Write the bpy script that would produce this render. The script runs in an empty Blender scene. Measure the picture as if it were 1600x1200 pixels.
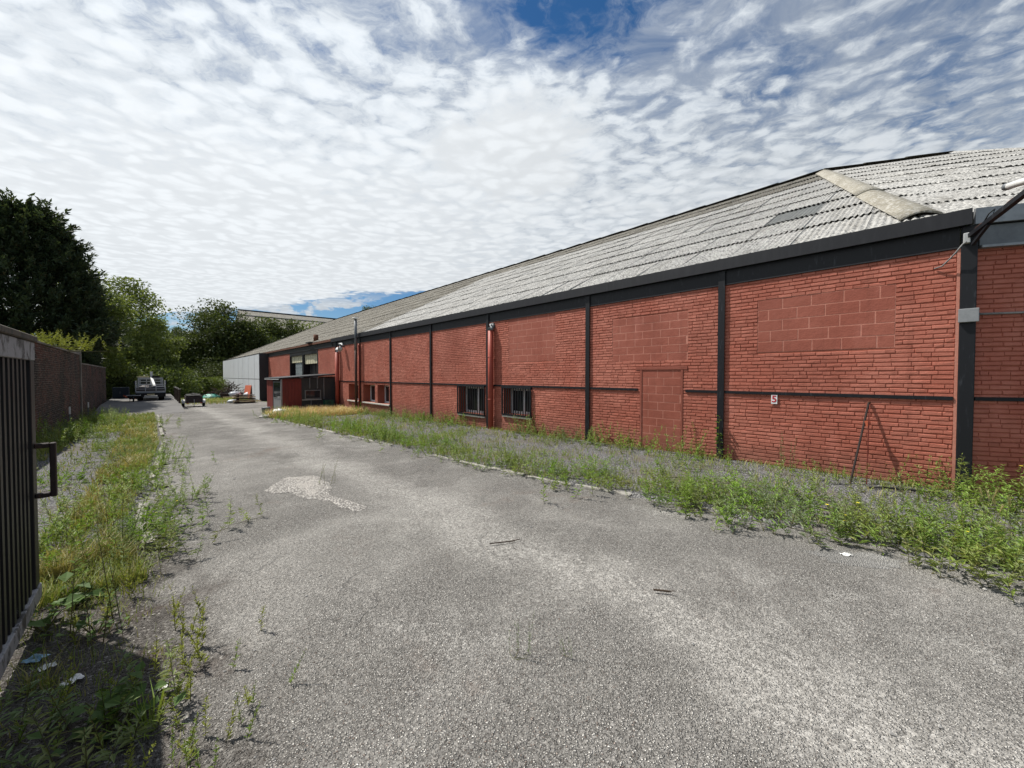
import bpy, bmesh, math, random
import numpy as np
from mathutils import Vector, Matrix, noise as mnoise

R = math.radians
rnd = random.Random(7)
scene = bpy.context.scene
col = scene.collection

# ------------------------------------------------------------------ camera
CAMX, CAMY, CAMZ = -0.378, -8.861, 1.75
HEAD, PITCH = R(46.72), R(1.241)
cam_d = bpy.data.cameras.new('camera'); cam_d.sensor_width = 36; cam_d.lens = 13.5
cam_d.clip_start = 0.05; cam_d.clip_end = 2000
cam = bpy.data.objects.new('camera', cam_d); col.objects.link(cam)
cam.location = (CAMX, CAMY, CAMZ); cam.rotation_euler = (R(90) - PITCH, 0, HEAD)
scene.camera = cam
# ------------------------------------------------------------------ sun, sky
SUN_EL, SUN_AZ = R(57), R(207.5)          # azimuth: angle of the direction TO the sun from +X
sdir = Vector((math.cos(SUN_AZ) * math.cos(SUN_EL), math.sin(SUN_AZ) * math.cos(SUN_EL), math.sin(SUN_EL)))
sd = bpy.data.lights.new('sun', 'SUN'); sd.energy = 5.0; sd.angle = R(0.55); sd.color = (1.0, 0.955, 0.88)
sun = bpy.data.objects.new('sun', sd); col.objects.link(sun)
sun.rotation_euler = (-sdir).to_track_quat('-Z', 'Y').to_euler()
scene.view_settings.view_transform = 'Standard'; scene.view_settings.look = 'None'
scene.view_settings.gamma = 1; scene.view_settings.use_curve_mapping = False
scene.view_settings.exposure = 0.32

world = bpy.data.worlds.new('World'); scene.world = world; world.use_nodes = True
def build_world():
    nt = world.node_tree; nt.nodes.clear(); L = nt.links.new
    def N(t, **k):
        n = nt.nodes.new(t)
        for a, b in k.items(): setattr(n, a, b)
        return n
    def val(s, v):
        if hasattr(v, 'is_output'): L(v, s)
        else: s.default_value = v
    def M(op, a, b=0.0, c=0.0, clamp=False):
        n = N('ShaderNodeMath', operation=op, use_clamp=clamp)
        val(n.inputs[0], a); val(n.inputs[1], b)
        if len(n.inputs) > 2: val(n.inputs[2], c)
        return n.outputs[0]
    def SS(x, e0, e1, o0=0.0, o1=1.0):
        n = N('ShaderNodeMapRange', interpolation_type='SMOOTHSTEP')
        val(n.inputs[0], x); n.inputs[1].default_value = e0; n.inputs[2].default_value = e1
        n.inputs[3].default_value = o0; n.inputs[4].default_value = o1
        return n.outputs[0]
    def noise(v, scale, detail=4, rough=.55, dist=0.0):
        n = N('ShaderNodeTexNoise'); L(v, n.inputs['Vector'])
        n.inputs['Scale'].default_value = scale; n.inputs['Detail'].default_value = detail
        n.inputs['Roughness'].default_value = rough; n.inputs['Distortion'].default_value = dist
        return n.outputs[0]
    out = N('ShaderNodeOutputWorld')
    sky = N('ShaderNodeTexSky', sky_type='NISHITA', sun_disc=False)
    sky.sun_elevation = SUN_EL; sky.sun_rotation = R(90) - SUN_AZ; sky.altitude = 50
    sky.air_density = 1.0; sky.dust_density = 0.3; sky.ozone_density = 3.5
    bs = N('ShaderNodeBackground'); bs.inputs[1].default_value = 0.10
    hs = N('ShaderNodeHueSaturation'); hs.inputs['Saturation'].default_value = 1.28; hs.inputs['Value'].default_value = .70; L(sky.outputs[0], hs.inputs['Color']); L(hs.outputs[0], bs.inputs[0])
    tc = N('ShaderNodeTexCoord'); sep = N('ShaderNodeSeparateXYZ'); L(tc.outputs['Generated'], sep.inputs[0])
    x, y, z = sep.outputs
    zc = M('MAXIMUM', z, 0.02)
    ch, sh = math.cos(HEAD), math.sin(HEAD)
    qx = M('DIVIDE', M('ADD', M('MULTIPLY', x, ch), M('MULTIPLY', y, sh)), zc)
    qy = M('DIVIDE', M('ADD', M('MULTIPLY', x, -sh), M('MULTIPLY', y, ch)), zc)
    cq = N('ShaderNodeCombineXYZ'); L(qx, cq.inputs[0]); L(qy, cq.inputs[1])
    mp = N('ShaderNodeMapping'); L(cq.outputs[0], mp.inputs[0]); mp.inputs['Rotation'].default_value = (0, 0, R(28)); mp.inputs['Scale'].default_value = (1.0, 1.25, 1)
    q2 = mp.outputs[0]
    big = noise(cq.outputs[0], 1.1, 3, .5, .2)
    # distort the plane a little so that the cloudlets are not round
    nz = N('ShaderNodeTexNoise'); L(q2, nz.inputs['Vector']); nz.inputs['Scale'].default_value = 4.0; nz.inputs['Detail'].default_value = 4
    sc_ = N('ShaderNodeVectorMath', operation='SCALE'); L(nz.outputs['Color'], sc_.inputs[0]); sc_.inputs['Scale'].default_value = .30
    ad = N('ShaderNodeVectorMath', operation='ADD'); L(q2, ad.inputs[0]); L(sc_.outputs[0], ad.inputs[1])
    vo = N('ShaderNodeTexVoronoi', feature='SMOOTH_F1'); L(ad.outputs[0], vo.inputs['Vector']); vo.inputs['Scale'].default_value = 9.0; vo.inputs['Smoothness'].default_value = .55
    puff = SS(vo.outputs['Distance'], .15, .75, 1.0, 0.0)
    cell = noise(ad.outputs[0], 10.0, 8.0, .62, .1)
    cell2 = noise(ad.outputs[0], 24.0, 6.0, .68, .1)
    wisp = noise(q2, 3.0, 6, .65, 1.0)
    # sheet of altocumulus: solid to the left of the view, broken to the right
    cov = SS(M('ADD', qx, M('MULTIPLY', M('SUBTRACT', big, .5), 1.3)), -0.9, 0.6, 0.26, 0.05)
    cov = M('ADD', cov, SS(qy, 1.0, 2.4, 0.0, 0.36))
    cov = M('ADD', cov, SS(qx, -0.75, -1.5, 0.0, 0.14))
    # clear window
    hx = M('SUBTRACT', qx, 0.20); hy = M('SUBTRACT', qy, 1.04)
    hole = M('SQRT', M('ADD', M('MULTIPLY', hx, M('MULTIPLY', hx, 5.0)), M('MULTIPLY', hy, M('MULTIPLY', hy, 9.0))))
    cov = M('SUBTRACT', cov, SS(M('ADD', hole, M('MULTIPLY', M('SUBTRACT', wisp, .5), 1.0)), 0.2, 0.95, 0.44, 0.0))
    # cloud bank (large cumulus veil) straight ahead
    kx = M('SUBTRACT', qx, 0.02); ky = M('SUBTRACT', qy, 1.75)
    bank = M('SQRT', M('ADD', M('MULTIPLY', kx, M('MULTIPLY', kx, 3.0)), M('MULTIPLY', ky, M('MULTIPLY', ky, 2.2))))
    bank = SS(M('ADD', bank, M('MULTIPLY', M('SUBTRACT', wisp, .5), 1.3)), 0.1, 0.85, 0.6, 0.0)
    cov = M('ADD', cov, bank)
    # far edge of the sheet, with blue and low cumulus beyond
    edge = SS(M('ADD', M('ADD', qy, M('MULTIPLY', qx, 0.38)), M('MULTIPLY', M('SUBTRACT', noise(cq.outputs[0], .8, 5, .6), .5), 1.6)), 3.75, 4.6, 0.0, 1.3)
    cov = M('SUBTRACT', cov, edge)
    cells = M('ADD', M('ADD', M('MULTIPLY', puff, .20), M('MULTIPLY', cell, .66)), M('MULTIPLY', cell2, .30))
    dens = M('ADD', M('SUBTRACT', cells, .52), M('SUBTRACT', cov, .20))
    mask = SS(dens, -0.20, 0.17, 0.0, 1.0)
    veil = M('MULTIPLY', SS(M('ADD', wisp, M('MULTIPLY', qy, .05)), .34, .70, .16, .56), SS(M('ADD', hole, M('MULTIPLY', M('SUBTRACT', cell, .5), 1.6)), .15, .75, .0, 1.0))
    mask = M('ADD', mask, M('MULTIPLY', M('SUBTRACT', 1.0, mask), M('MULTIPLY', veil, SS(edge, 0.0, 1.0, 1.0, 0.0))))
    # low cumulus near the horizon
    el = N('ShaderNodeMapping'); L(tc.outputs['Generated'], el.inputs[0]); el.inputs['Scale'].default_value = (1, 1, 2.2)
    cu = noise(el.outputs[0], 7.0, 6, .6, .2)
    lowband = M('MULTIPLY', SS(z, 0.015, 0.05), SS(z, 0.16, 0.21, 1.0, 0.0))
    cumask = M('MULTIPLY', SS(cu, .5, .56), lowband)
    mask = M('MAXIMUM', mask, cumask)
    mask = M('MULTIPLY', mask, 0.97)
    # cloud brightness: thin and bright edges, greyer cores, brighter towards the sun
    shade = M('ADD', M('MULTIPLY', puff, .34), M('ADD', M('MULTIPLY', cell, .36), M('MULTIPLY', noise(q2, 2.1, 4, .55), .40)))
    br = M('ADD', SS(shade, .30, .80, -.055, 0.05), SS(dens, -.12, .30, .55, .67))
    dt = N('ShaderNodeVectorMath', operation='DOT_PRODUCT'); L(tc.outputs['Generated'], dt.inputs[0]); dt.inputs[1].default_value = sdir
    br = M('MULTIPLY', br, SS(dt.outputs['Value'], 0.0, 1.0, 0.88, 1.18))
    thick = SS(dens, 0.0, 0.5, 0, 1)
    cr = N('ShaderNodeMix', data_type='RGBA'); L(thick, cr.inputs[0])
    cr.inputs[6].default_value = (0.86, 0.93, 1.0, 1); cr.inputs[7].default_value = (0.93, 0.97, 1.0, 1)
    cb = N('ShaderNodeBackground'); L(cr.outputs[2], cb.inputs[0]); L(br, cb.inputs[1])
    mx = N('ShaderNodeMixShader'); L(mask, mx.inputs[0]); L(bs.outputs[0], mx.inputs[1]); L(cb.outputs[0], mx.inputs[2])
    L(mx.outputs[0], out.inputs[0])
build_world()

# ------------------------------------------------------------------ view helpers: unproject a photo point on a real plane
cH, sH = math.cos(HEAD), math.sin(HEAD)
def ray(px, py):
    a, b = (px - 800) / 600, (py - 600) / 600
    r, f, z = a, math.cos(PITCH) - b * math.sin(PITCH), -math.sin(PITCH) - b * math.cos(PITCH)
    return (r * cH - f * sH, r * sH + f * cH, z, f)
def at(px, py, depth):
    d = ray(px, py); s = depth / d[3]
    return Vector((CAMX + d[0] * s, CAMY + d[1] * s, CAMZ + d[2] * s))
def fac(px, py, y=0.0):
    d = ray(px, py); s = (y - CAMY) / d[1]
    return CAMX + d[0] * s, CAMZ + d[2] * s
def g(x, y=0.0):
    u = -x
    t = .5 * ((u - 3) + math.sqrt((u - 3) ** 2 + 9))
    return -0.0185 * min(t, 60)
def gnd(px, py):
    d = ray(px, py); z = 0.0
    for _ in range(30):
        s = (z - CAMZ) / d[2]; x, y = CAMX + d[0] * s, CAMY + d[1] * s
        z = .5 * z + .5 * g(x, y)
    return Vector((x, y, g(x, y)))

# ------------------------------------------------------------------ materials
class NT:
    def __init__(s, name):
        s.m = bpy.data.materials.new(name); s.m.use_nodes = True
        s.nt = s.m.node_tree; s.nt.nodes.clear()
        s.out = s.N('ShaderNodeOutputMaterial')
        s.pos = s.N('ShaderNodeNewGeometry').outputs['Position']
    def N(s, t, **k):
        n = s.nt.nodes.new(t)
        for a, b in k.items(): setattr(n, a, b)
        return n
    def L(s, a, b): s.nt.links.new(a, b)
    def set(s, sock, v):
        if hasattr(v, 'is_output'): s.L(v, sock)
        elif isinstance(v, (tuple, list)) and len(v) == 3 and sock.type == 'RGBA': sock.default_value = (*v, 1)
        else: sock.default_value = v
    def M(s, op, a, b=0.0, clamp=False):
        n = s.N('ShaderNodeMath', operation=op, use_clamp=clamp); s.set(n.inputs[0], a); s.set(n.inputs[1], b); return n.outputs[0]
    def ss(s, x, a, b, c=0.0, d=1.0):
        n = s.N('ShaderNodeMapRange', interpolation_type='SMOOTHSTEP'); s.set(n.inputs[0], x)
        for i, v in enumerate((a, b, c, d)): n.inputs[i + 1].default_value = v
        return n.outputs[0]
    def mix(s, f, a, b, mode='MIX'):
        n = s.N('ShaderNodeMix', data_type='RGBA', blend_type=mode); s.set(n.inputs[0], f); s.set(n.inputs[6], a); s.set(n.inputs[7], b); return n.outputs[2]
    def vec(s, scale=(1, 1, 1), rot=(0, 0, 0), loc=(0, 0, 0), src=None):
        n = s.N('ShaderNodeMapping'); s.L(src or s.pos, n.inputs[0]); n.inputs['Scale'].default_value = scale
        n.inputs['Rotation'].default_value = rot; n.inputs['Location'].default_value = loc; return n.outputs[0]
    def noise(s, scale, detail=4, rough=.55, dist=0.0, v=None):
        n = s.N('ShaderNodeTexNoise'); s.L(v or s.pos, n.inputs['Vector']); n.inputs['Scale'].default_value = scale
        n.inputs['Detail'].default_value = detail; n.inputs['Roughness'].default_value = rough; n.inputs['Distortion'].default_value = dist
        return n.outputs[0]
    def vor(s, scale, feature='F1', v=None, rand=1.0):
        n = s.N('ShaderNodeTexVoronoi', feature=feature); s.L(v or s.pos, n.inputs['Vector']); n.inputs['Scale'].default_value = scale
        n.inputs['Randomness'].default_value = rand
        return n.outputs
    def rand_island(s):
        return s.N('ShaderNodeNewGeometry').outputs['Random Per Island']
    def obj_rand(s):
        return s.N('ShaderNodeObjectInfo').outputs['Random']
    def bump(s, h, strength=.4, dist=.01, normal=None):
        n = s.N('ShaderNodeBump'); s.set(n.inputs['Height'], h); n.inputs['Strength'].default_value = strength; n.inputs['Distance'].default_value = dist
        if normal: s.L(normal, n.inputs['Normal'])
        return n.outputs[0]
    def end(s, color, rough=.8, bump=None, metal=0.0, spec=.3):
        p = s.N('ShaderNodeBsdfPrincipled'); s.set(p.inputs['Base Color'], color); s.set(p.inputs['Roughness'], rough)
        s.set(p.inputs['Metallic'], metal); s.set(p.inputs['Specular IOR Level'], spec)
        if bump: s.L(bump, p.inputs['Normal'])
        s.L(p.outputs[0], s.out.inputs[0]); return s.m

def hexc(r, g_, b): return tuple((c / 255 / 12.92 if c / 255 <= .04045 else ((c / 255 + .055) / 1.055) ** 2.4) for c in (r, g_, b))

def paint(name, c, c2=None, rough=.7, ns=3.0, lo=.4, hi=.7, bumps=.15, bs=60, metal=0, spec=.3, dist=.003, streak=False):
    t = NT(name); c2 = c2 or tuple(v * .7 for v in c)
    v = t.vec((3, 3, .5)) if streak else None
    f = t.ss(t.noise(ns, 6, .65, .2, v), lo, hi)
    f2 = t.noise(ns * 9, 4, .6)
    cc = t.mix(t.M('MULTIPLY', f, 1.0), c, c2)
    cc = t.mix(.35, cc, t.mix(f2, tuple(x * .7 for x in c), tuple(min(1, x * 1.3) for x in c)))
    return t.end(cc, rough, t.bump(t.noise(bs, 4, .6), bumps, dist), metal, spec)

M = {}
def red_mat(name, base, old, wear, seed):
    t = NT(name)
    n1 = t.noise(.9, 5, .6, .2); n2 = t.noise(7, 5, .6); isl = t.rand_island(); orn = t.obj_rand()
    c = t.mix(t.ss(n1, .38, .62), base, old)
    c = t.mix(t.ss(t.noise(.33, 4, .6, .3, t.vec((1, 1, 1), (0, 0, 0), (4, 2, 9))), .48, .68, 0, .5), c, tuple(x * .68 for x in base))
    c = t.mix(t.ss(n2, .45, .75, 0, .35), c, tuple(x * .72 for x in base))
    c = t.mix(t.ss(isl, .1, 1, 0, .42), c, tuple(x * .62 for x in base))
    # pale chalky wear in small specks, dark chipped specks
    sp = t.noise(34, 5, .7); c = t.mix(t.ss(sp, .66, .74, 0, wear), c, tuple(min(1, x * 1.45 + .03) for x in base))
    c = t.mix(t.ss(t.noise(21, 4, .7), .70, .76, 0, .5), c, (.10, .03, .025))
    # splash dirt low on the wall, faint rain streaks
    sx = t.N('ShaderNodeSeparateXYZ'); t.L(t.pos, sx.inputs[0])
    low = t.M('ADD', sx.outputs[2], t.M('MULTIPLY', n2, -.35))
    c = t.mix(t.ss(low, -.25, .45, .55, 0), c, (.15, .075, .055))
    st = t.noise(2.2, 5, .6, .0, t.vec((2.5, 2.5, .16)))
    c = t.mix(t.ss(t.noise(1.4, 6, .7, .2, t.vec((1.6, 1, .3), (0, 0, 0), (3, 1, 8))), .55, .72, 0, .35), c, tuple(min(1, x * 1.2 + .05) for x in base))
    c = t.mix(t.ss(st, .52, .75, 0, .38), c, tuple(x * .55 for x in base))
    h = t.M('ADD', t.noise(38, 5, .65), t.M('MULTIPLY', t.noise(9, 3, .6), 1.4))
    return t.end(c, t.ss(n2, .3, .7, .62, .8), t.bump(h, .6, .006), 0, .28)
M['brick'] = red_mat('red_painted_brick', (.40, .124, .084), (.455, .165, .118), .5, 1)
M['mortar'] = red_mat('red_painted_mortar', (.35, .102, .063), (.40, .13, .085), .4, 2)
M['block'] = red_mat('red_painted_block', (.29, .084, .056), (.33, .105, .072), .25, 3)
M['joint'] = red_mat('pale_red_joint', (.50, .20, .145), (.56, .25, .19), .5, 4)
M['pipe_red'] = paint('red_painted_pipe', (.36, .075, .048), (.26, .055, .04), .5, 2.0)
M['pipe_dull'] = paint('dull_red_cladding', (.17, .028, .022), (.12, .025, .02), .55, 1.2, streak=True)
M['black'] = paint('black_painted_steel', (.008, .009, .012), (.050, .055, .066), .5, 7, .55, .75, .1, 40, 0, .3, streak=True)
M['black2'] = paint('dark_grey_fascia', (.015, .016, .020), (.030, .031, .036), .55, 3.0, .4, .8, .08, 30, 0, .3, streak=True)
def flaky(name, base, under, lo, hi, rough=.5):
    t = NT(name)
    f = t.ss(t.noise(11, 6, .7, .6, t.vec((1, 1, .5))), lo, hi)
    c = t.mix(f, base, under)
    c = t.mix(t.ss(t.noise(40, 4, .6), .4, .8, 0, .4), c, tuple(x * .5 for x in base))
    return t.end(c, rough, t.bump(t.M('ADD', f, t.noise(50, 3)), .4, .002), 0, .4)
M['gate_black'] = flaky('gate_black_paint', (.008, .008, .009), (.12, .12, .12), .69, .73)
M['gate_white'] = flaky('gate_flaking_white_paint', (.24, .24, .25), (.035, .033, .032), .50, .58, .7)
M['gate_cap'] = flaky('gate_mossy_cap', (.075, .060, .045), (.03, .028, .022), .45, .65, .9)
M['rust_bar'] = flaky('rusty_handle', (.030, .018, .015), (.09, .04, .025), .55, .7, .6)
M['galv'] = paint('weathered_galvanised_steel', (.30, .31, .32), (.20, .21, .22), .45, 4, .4, .65, .05, 40, .5, .5)
M['galv_dark'] = paint('dull_galvanised_beam', (.16, .17, .18), (.10, .11, .12), .5, 3, .4, .65, .05, 40, .4, .5)
M['white'] = paint('white_paint', (.72, .72, .70), (.58, .57, .54), .5, 6)
M['sill'] = paint('pale_stone_sill', (.48, .46, .42), (.36, .34, .3), .8, 8)
M['plastic_white'] = paint('white_window_plastic', (.66, .68, .70), (.56, .58, .6), .35, 5)
def glass():
    t = NT('dark_window_glass')
    return t.end(t.mix(t.noise(1.5), (.012, .015, .018), (.03, .035, .04)), .06, None, 0, .5)
M['glass'] = glass()
M['grime_glass'] = paint('grimy_glass', (.25, .29, .31), (.14, .16, .18), .25, 2.5, .3, .8, .02, 20, 0, .5)
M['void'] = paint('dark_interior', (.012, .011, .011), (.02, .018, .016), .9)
M['cream'] = paint('cream_slatted_blind', (.52, .50, .36), (.42, .40, .28), .7, 4)
def roofmat(name, a, b, lich, dark):
    t = NT(name)
    c = t.mix(t.ss(t.noise(.7, 4, .6), .35, .65), a, b)
    c = t.mix(t.ss(t.noise(5, 6, .7), .42, .7, 0, .6), c, tuple(x * .62 for x in b))
    c = t.mix(t.ss(t.noise(15, 5, .75), .54, .64, 0, lich), c, (.58, .57, .53))
    c = t.mix(t.ss(t.noise(13, 6, .8, 0, t.vec((1, 1, 1), (0, 0, 0), (5, 9, 2))), .57, .66, 0, dark), c, (.10, .098, .085))
    vs_ = t.vor(26); vc = t.N('ShaderNodeSeparateColor'); t.L(vs_['Color'], vc.inputs[0])
    c = t.mix(t.ss(vc.outputs[0], .62, .9, 0, dark), c, tuple(x * .45 for x in b))
    c = t.mix(t.ss(vc.outputs[1], .70, .9, 0, lich), c, (.60, .59, .56))
    c = t.mix(t.ss(t.noise(60, 3, .7), .62, .7, 0, dark * .8), c, (.07, .07, .06))
    c = t.mix(t.ss(t.noise(3.0, 5, .6, 0, t.vec((1, .22, .22))), .5, .72, 0, .35), c, (.17, .155, .125))
    c = t.mix(t.M('MULTIPLY', t.obj_rand(), .25), c, tuple(x * .6 for x in a))
    h = t.M('ADD', t.noise(30, 5, .7), t.noise(90, 3, .6))
    return t.end(c, .92, t.bump(h, .9, .015), 0, .15)
M['roof'] = roofmat('lichen_grey_cement_sheet', (.43, .425, .41), (.36, .355, .34), .75, .9)
M['roof_old'] = roofmat('brown_grey_cement_sheet', (.215, .20, .168), (.15, .138, .115), .4, .6)
M['roof_new'] = roofmat('slate_grey_plain_sheet', (.16, .17, .17), (.20, .205, .2), .05, .1)
M['cap'] = roofmat('beige_ridge_cap', (.40, .375, .315), (.31, .285, .23), .6, .45)
M['moss_cap'] = roofmat('mossy_dark_ridge', (.06, .056, .045), (.035, .034, .028), .15, .5)
M['under'] = paint('roof_underlay', (.012, .012, .011), None, .95)
M['grey_panel'] = paint('pale_grey_sheet_panel', (.56, .59, .62), (.44, .44, .45), .6, 1.6, .45, .7, .1, 30, 0, .3, streak=True)
M['anth'] = paint('anthracite_sheet', (.035, .036, .038), (.05, .048, .046), .6, 2)
M['rust'] = paint('rusty_steel', (.14, .055, .03), (.08, .035, .022), .85, 6, .35, .65, .5, 50)
M['pole'] = paint('brown_flue_steel', (.06, .035, .028), (.12, .05, .035), .5, 4, .4, .7)
M['steel_light'] = paint('light_galvanised', (.45, .46, .46), (.33, .34, .34), .45, 5, .4, .7, .05, 30, .3)
M['sign_red'] = paint('sign_red_print', (.42, .02, .035), (.36, .02, .03), .5)
M['sign_white'] = paint('sign_white_plate', (.75, .75, .76), (.66, .66, .67), .4, 8)
M['cable'] = paint('dark_cable', (.02, .02, .02), None, .6)
M['cable_grey'] = paint('grey_cable', (.2, .2, .2), None, .6)
M['stick'] = paint('dark_iron_bar', (.02, .014, .012), (.05, .025, .02), .7, 8)
M['kerb'] = paint('old_kerb_concrete', (.33, .315, .285), (.13, .12, .10), .9, 5, .4, .65, .7, 40, 0, .2, .008)
M['wood'] = paint('weathered_plank', (.42, .32, .20), (.30, .22, .14), .8, 5, streak=False)
M['wood_dark'] = paint('dark_rotten_wood', (.055, .038, .026), (.03, .022, .016), .9, 6)
M['bag_white'] = paint('pale_rubbish_bag', (.55, .58, .62), (.42, .46, .5), .35, 5, bumps=.8, bs=14, dist=.03)
M['teal'] = paint('teal_tarpaulin', (.06, .27, .21), (.04, .18, .14), .5, 5, bumps=.8, bs=10, dist=.03)
M['crimson'] = paint('dark_red_scrap', (.14, .03, .032), (.08, .02, .02), .7)
M['orange'] = paint('orange_painted_board', (.50, .12, .06), (.36, .09, .05), .7, 4)
M['rubber'] = paint('black_rubber', (.014, .014, .014), (.03, .028, .026), .85)
M['blue_dark'] = paint('dark_blue_sheet', (.012, .020, .034), (.02, .026, .036), .6)
M['trailer'] = paint('brown_black_trailer_steel', (.035, .026, .026), (.07, .045, .04), .6, 6)
M['truck_grey'] = paint('truck_grey_metal', (.26, .28, .30), (.17, .18, .19), .5, 5)
M['truck_dark'] = paint('truck_dark_chassis', (.022, .020, .021), (.05, .04, .04), .7, 6)
M['yellow'] = paint('cream_light_bar', (.62, .52, .30), None, .5)
M['green_plastic'] = paint('dark_green_plastic', (.015, .07, .045), None, .5)
M['lamp_glass'] = paint('lamp_diffuser', (.7, .7, .68), None, .3)
M['paper'] = paint('crumpled_white_paper', (.72, .72, .70), (.6, .6, .57), .6, 20)
M['blue_lit'] = paint('pale_blue_litter', (.25, .45, .60), (.6, .65, .68), .4, 14)
M['concrete'] = paint('ramp_concrete', (.15, .145, .14), (.10, .098, .095), .9, 1.2, .4, .65, .5, 60, 0, .2, .006)
def old_brick():
    t = NT('sooty_old_brick')
    isl = t.rand_island()
    c = t.mix(isl, (.045, .032, .028), (.12, .062, .048))
    n = t.noise(.55, 5, .6)
    c = t.mix(t.ss(n, .56, .68, 0, .8), c, (.12, .038, .028))
    c = t.mix(t.ss(t.noise(.6, 6, .7, .3), .44, .60, 0, .9), c, (.030, .027, .025))
    c = t.mix(t.ss(t.noise(6, 5, .7), .60, .72, 0, .6), c, (.22, .20, .17))
    return t.end(c, .95, t.bump(t.noise(40, 4, .6), .6, .006), 0, .15)
M['old_brick'] = old_brick()
M['old_mortar'] = paint('sooty_mortar', (.21, .19, .165), (.07, .064, .058), .95, 1.1)

def asphalt():
    t = NT('worn_coarse_asphalt')
    p = t.pos
    wob = t.N('ShaderNodeVectorMath', operation='ADD'); t.L(p, wob.inputs[0])
    sc = t.N('ShaderNodeVectorMath', operation='SCALE'); nn = t.N('ShaderNodeTexNoise'); t.L(p, nn.inputs['Vector']); nn.inputs['Scale'].default_value = 30
    t.L(nn.outputs['Color'], sc.inputs[0]); sc.inputs['Scale'].default_value = .02; t.L(sc.outputs[0], wob.inputs[1])
    v = t.vor(84, 'F1', wob.outputs[0]); v2 = t.vor(170, 'F1', wob.outputs[0])
    s1 = t.N('ShaderNodeSeparateColor'); t.L(v['Color'], s1.inputs[0]); s2 = t.N('ShaderNodeSeparateColor'); t.L(v2['Color'], s2.inputs[0])
    big = t.noise(.28, 4, .6, .5); mid = t.noise(1.3, 6, .65, .3)
    wear = t.M('ADD', t.ss(big, .42, .66, 0, .6), t.ss(mid, .45, .7, 0, .55))
    stone = t.mix(s1.outputs[0], (.175, .168, .156), (.60, .578, .535))
    stone = t.mix(t.ss(s1.outputs[1], .80, .95, 0, .8), stone, (.55, .53, .49))
    stone = t.mix(t.ss(s1.outputs[2], .88, .95, 0, .7), stone, (.17, .115, .09))
    tar = t.mix(s2.outputs[0], (.050, .047, .043), (.23, .220, .205))
    f = t.ss(v['Distance'], .20, .52, 1, 0)
    c = t.mix(f, tar, stone)
    c = t.mix(t.M('MULTIPLY', wear, .30), c, (.52, .50, .465))
    c = t.mix(t.ss(t.noise(.9, 5, .6, .4, t.vec((1, 1, 1), (0, 0, 0), (31, 7, 0))), .5, .68, 0, .22), c, (.15, .143, .13))
    c = t.mix(t.ss(t.noise(.5, 6, .7, .3, t.vec((1, 1, 1), (0, 0, 0), (9, 44, 0))), .57, .7, 0, .35), c, (.17, .12, .095))
    # white dust where the surface is worn through, fine grit
    c = t.mix(t.M('MULTIPLY', t.ss(t.noise(.62, 7, .7, .6, t.vec((.9, 1.2, 1), (0, 0, R(20)), (3.1, 5.2, 0))), .56, .72), t.ss(t.noise(45, 4, .7), .44, .60, 0, .6)), c, (.56, .545, .51))
    sw = t.N('ShaderNodeSeparateXYZ'); t.L(p, sw.inputs[0])
    trk = t.M('ABSOLUTE', t.M('ADD', t.M('ADD', sw.outputs[1], 6.1), t.M('MULTIPLY', t.M('SUBTRACT', t.noise(.9, 5, .65), .5), 2.0)))
    c = t.mix(t.M('MULTIPLY', t.ss(trk, .05, .75, .5, 0), t.ss(t.noise(24, 5, .75), .38, .62, .15, 1)), c, (.52, .50, .465))
    gr_ = t.ss(t.noise(58, 3, .75), .30, .70, .74, 1.52)
    gv = t.N('ShaderNodeCombineXYZ'); [t.L(gr_, gv.inputs[k]) for k in range(3)]
    c = t.mix(1.0, c, gv.outputs[0], 'MULTIPLY')
    sx = t.N('ShaderNodeSeparateXYZ'); t.L(p, sx.inputs[0])
    ww = t.M('ADD', t.M('MULTIPLY', sx.outputs[1], -1.0), t.M('MULTIPLY', t.M('SUBTRACT', t.noise(2.2, 6, .7), .5), 1.5))
    soil = t.M('MULTIPLY', t.ss(ww, 8.25, 9.0), t.ss(sx.outputs[0], -6.4, -5.2))
    sc_ = t.mix(s1.outputs[0], (.045, .039, .034), (.13, .12, .11))
    sc_ = t.mix(t.ss(t.noise(3.1, 5, .7), .48, .66, 0, .7), sc_, (.060, .040, .032))
    sc_ = t.mix(t.ss(s1.outputs[1], .93, .96), sc_, (.30, .285, .26))
    c = t.mix(t.M('MULTIPLY', soil, .93), c, sc_)
    # cracks
    cv = t.N('ShaderNodeVectorMath', operation='ADD'); t.L(p, cv.inputs[0]); cs = t.N('ShaderNodeVectorMath', operation='SCALE')
    cn = t.N('ShaderNodeTexNoise'); t.L(p, cn.inputs['Vector']); cn.inputs['Scale'].default_value = 1.7; cn.inputs['Detail'].default_value = 6
    t.L(cn.outputs['Color'], cs.inputs[0]); cs.inputs['Scale'].default_value = .9; t.L(cs.outputs[0], cv.inputs[1])
    cr = t.vor(.42, 'DISTANCE_TO_EDGE', cv.outputs[0])
    crk = t.M('MULTIPLY', t.ss(cr['Distance'], .002, .009, 1, 0), t.ss(t.noise(.35, 3), .50, .58))
    c = t.mix(t.M('MULTIPLY', crk, .22), c, (.08, .074, .07))
    h = t.M('ADD', t.M('MULTIPLY', f, .8), t.M('ADD', t.M('MULTIPLY', s1.outputs[0], .5), t.M('ADD', t.M('MULTIPLY', t.noise(14, 4, .6), 1.2), t.M('MULTIPLY', crk, -.5))))
    return t.end(c, .93, t.bump(h, 1.0, .016), 0, .15)
M['asphalt'] = asphalt()
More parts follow.
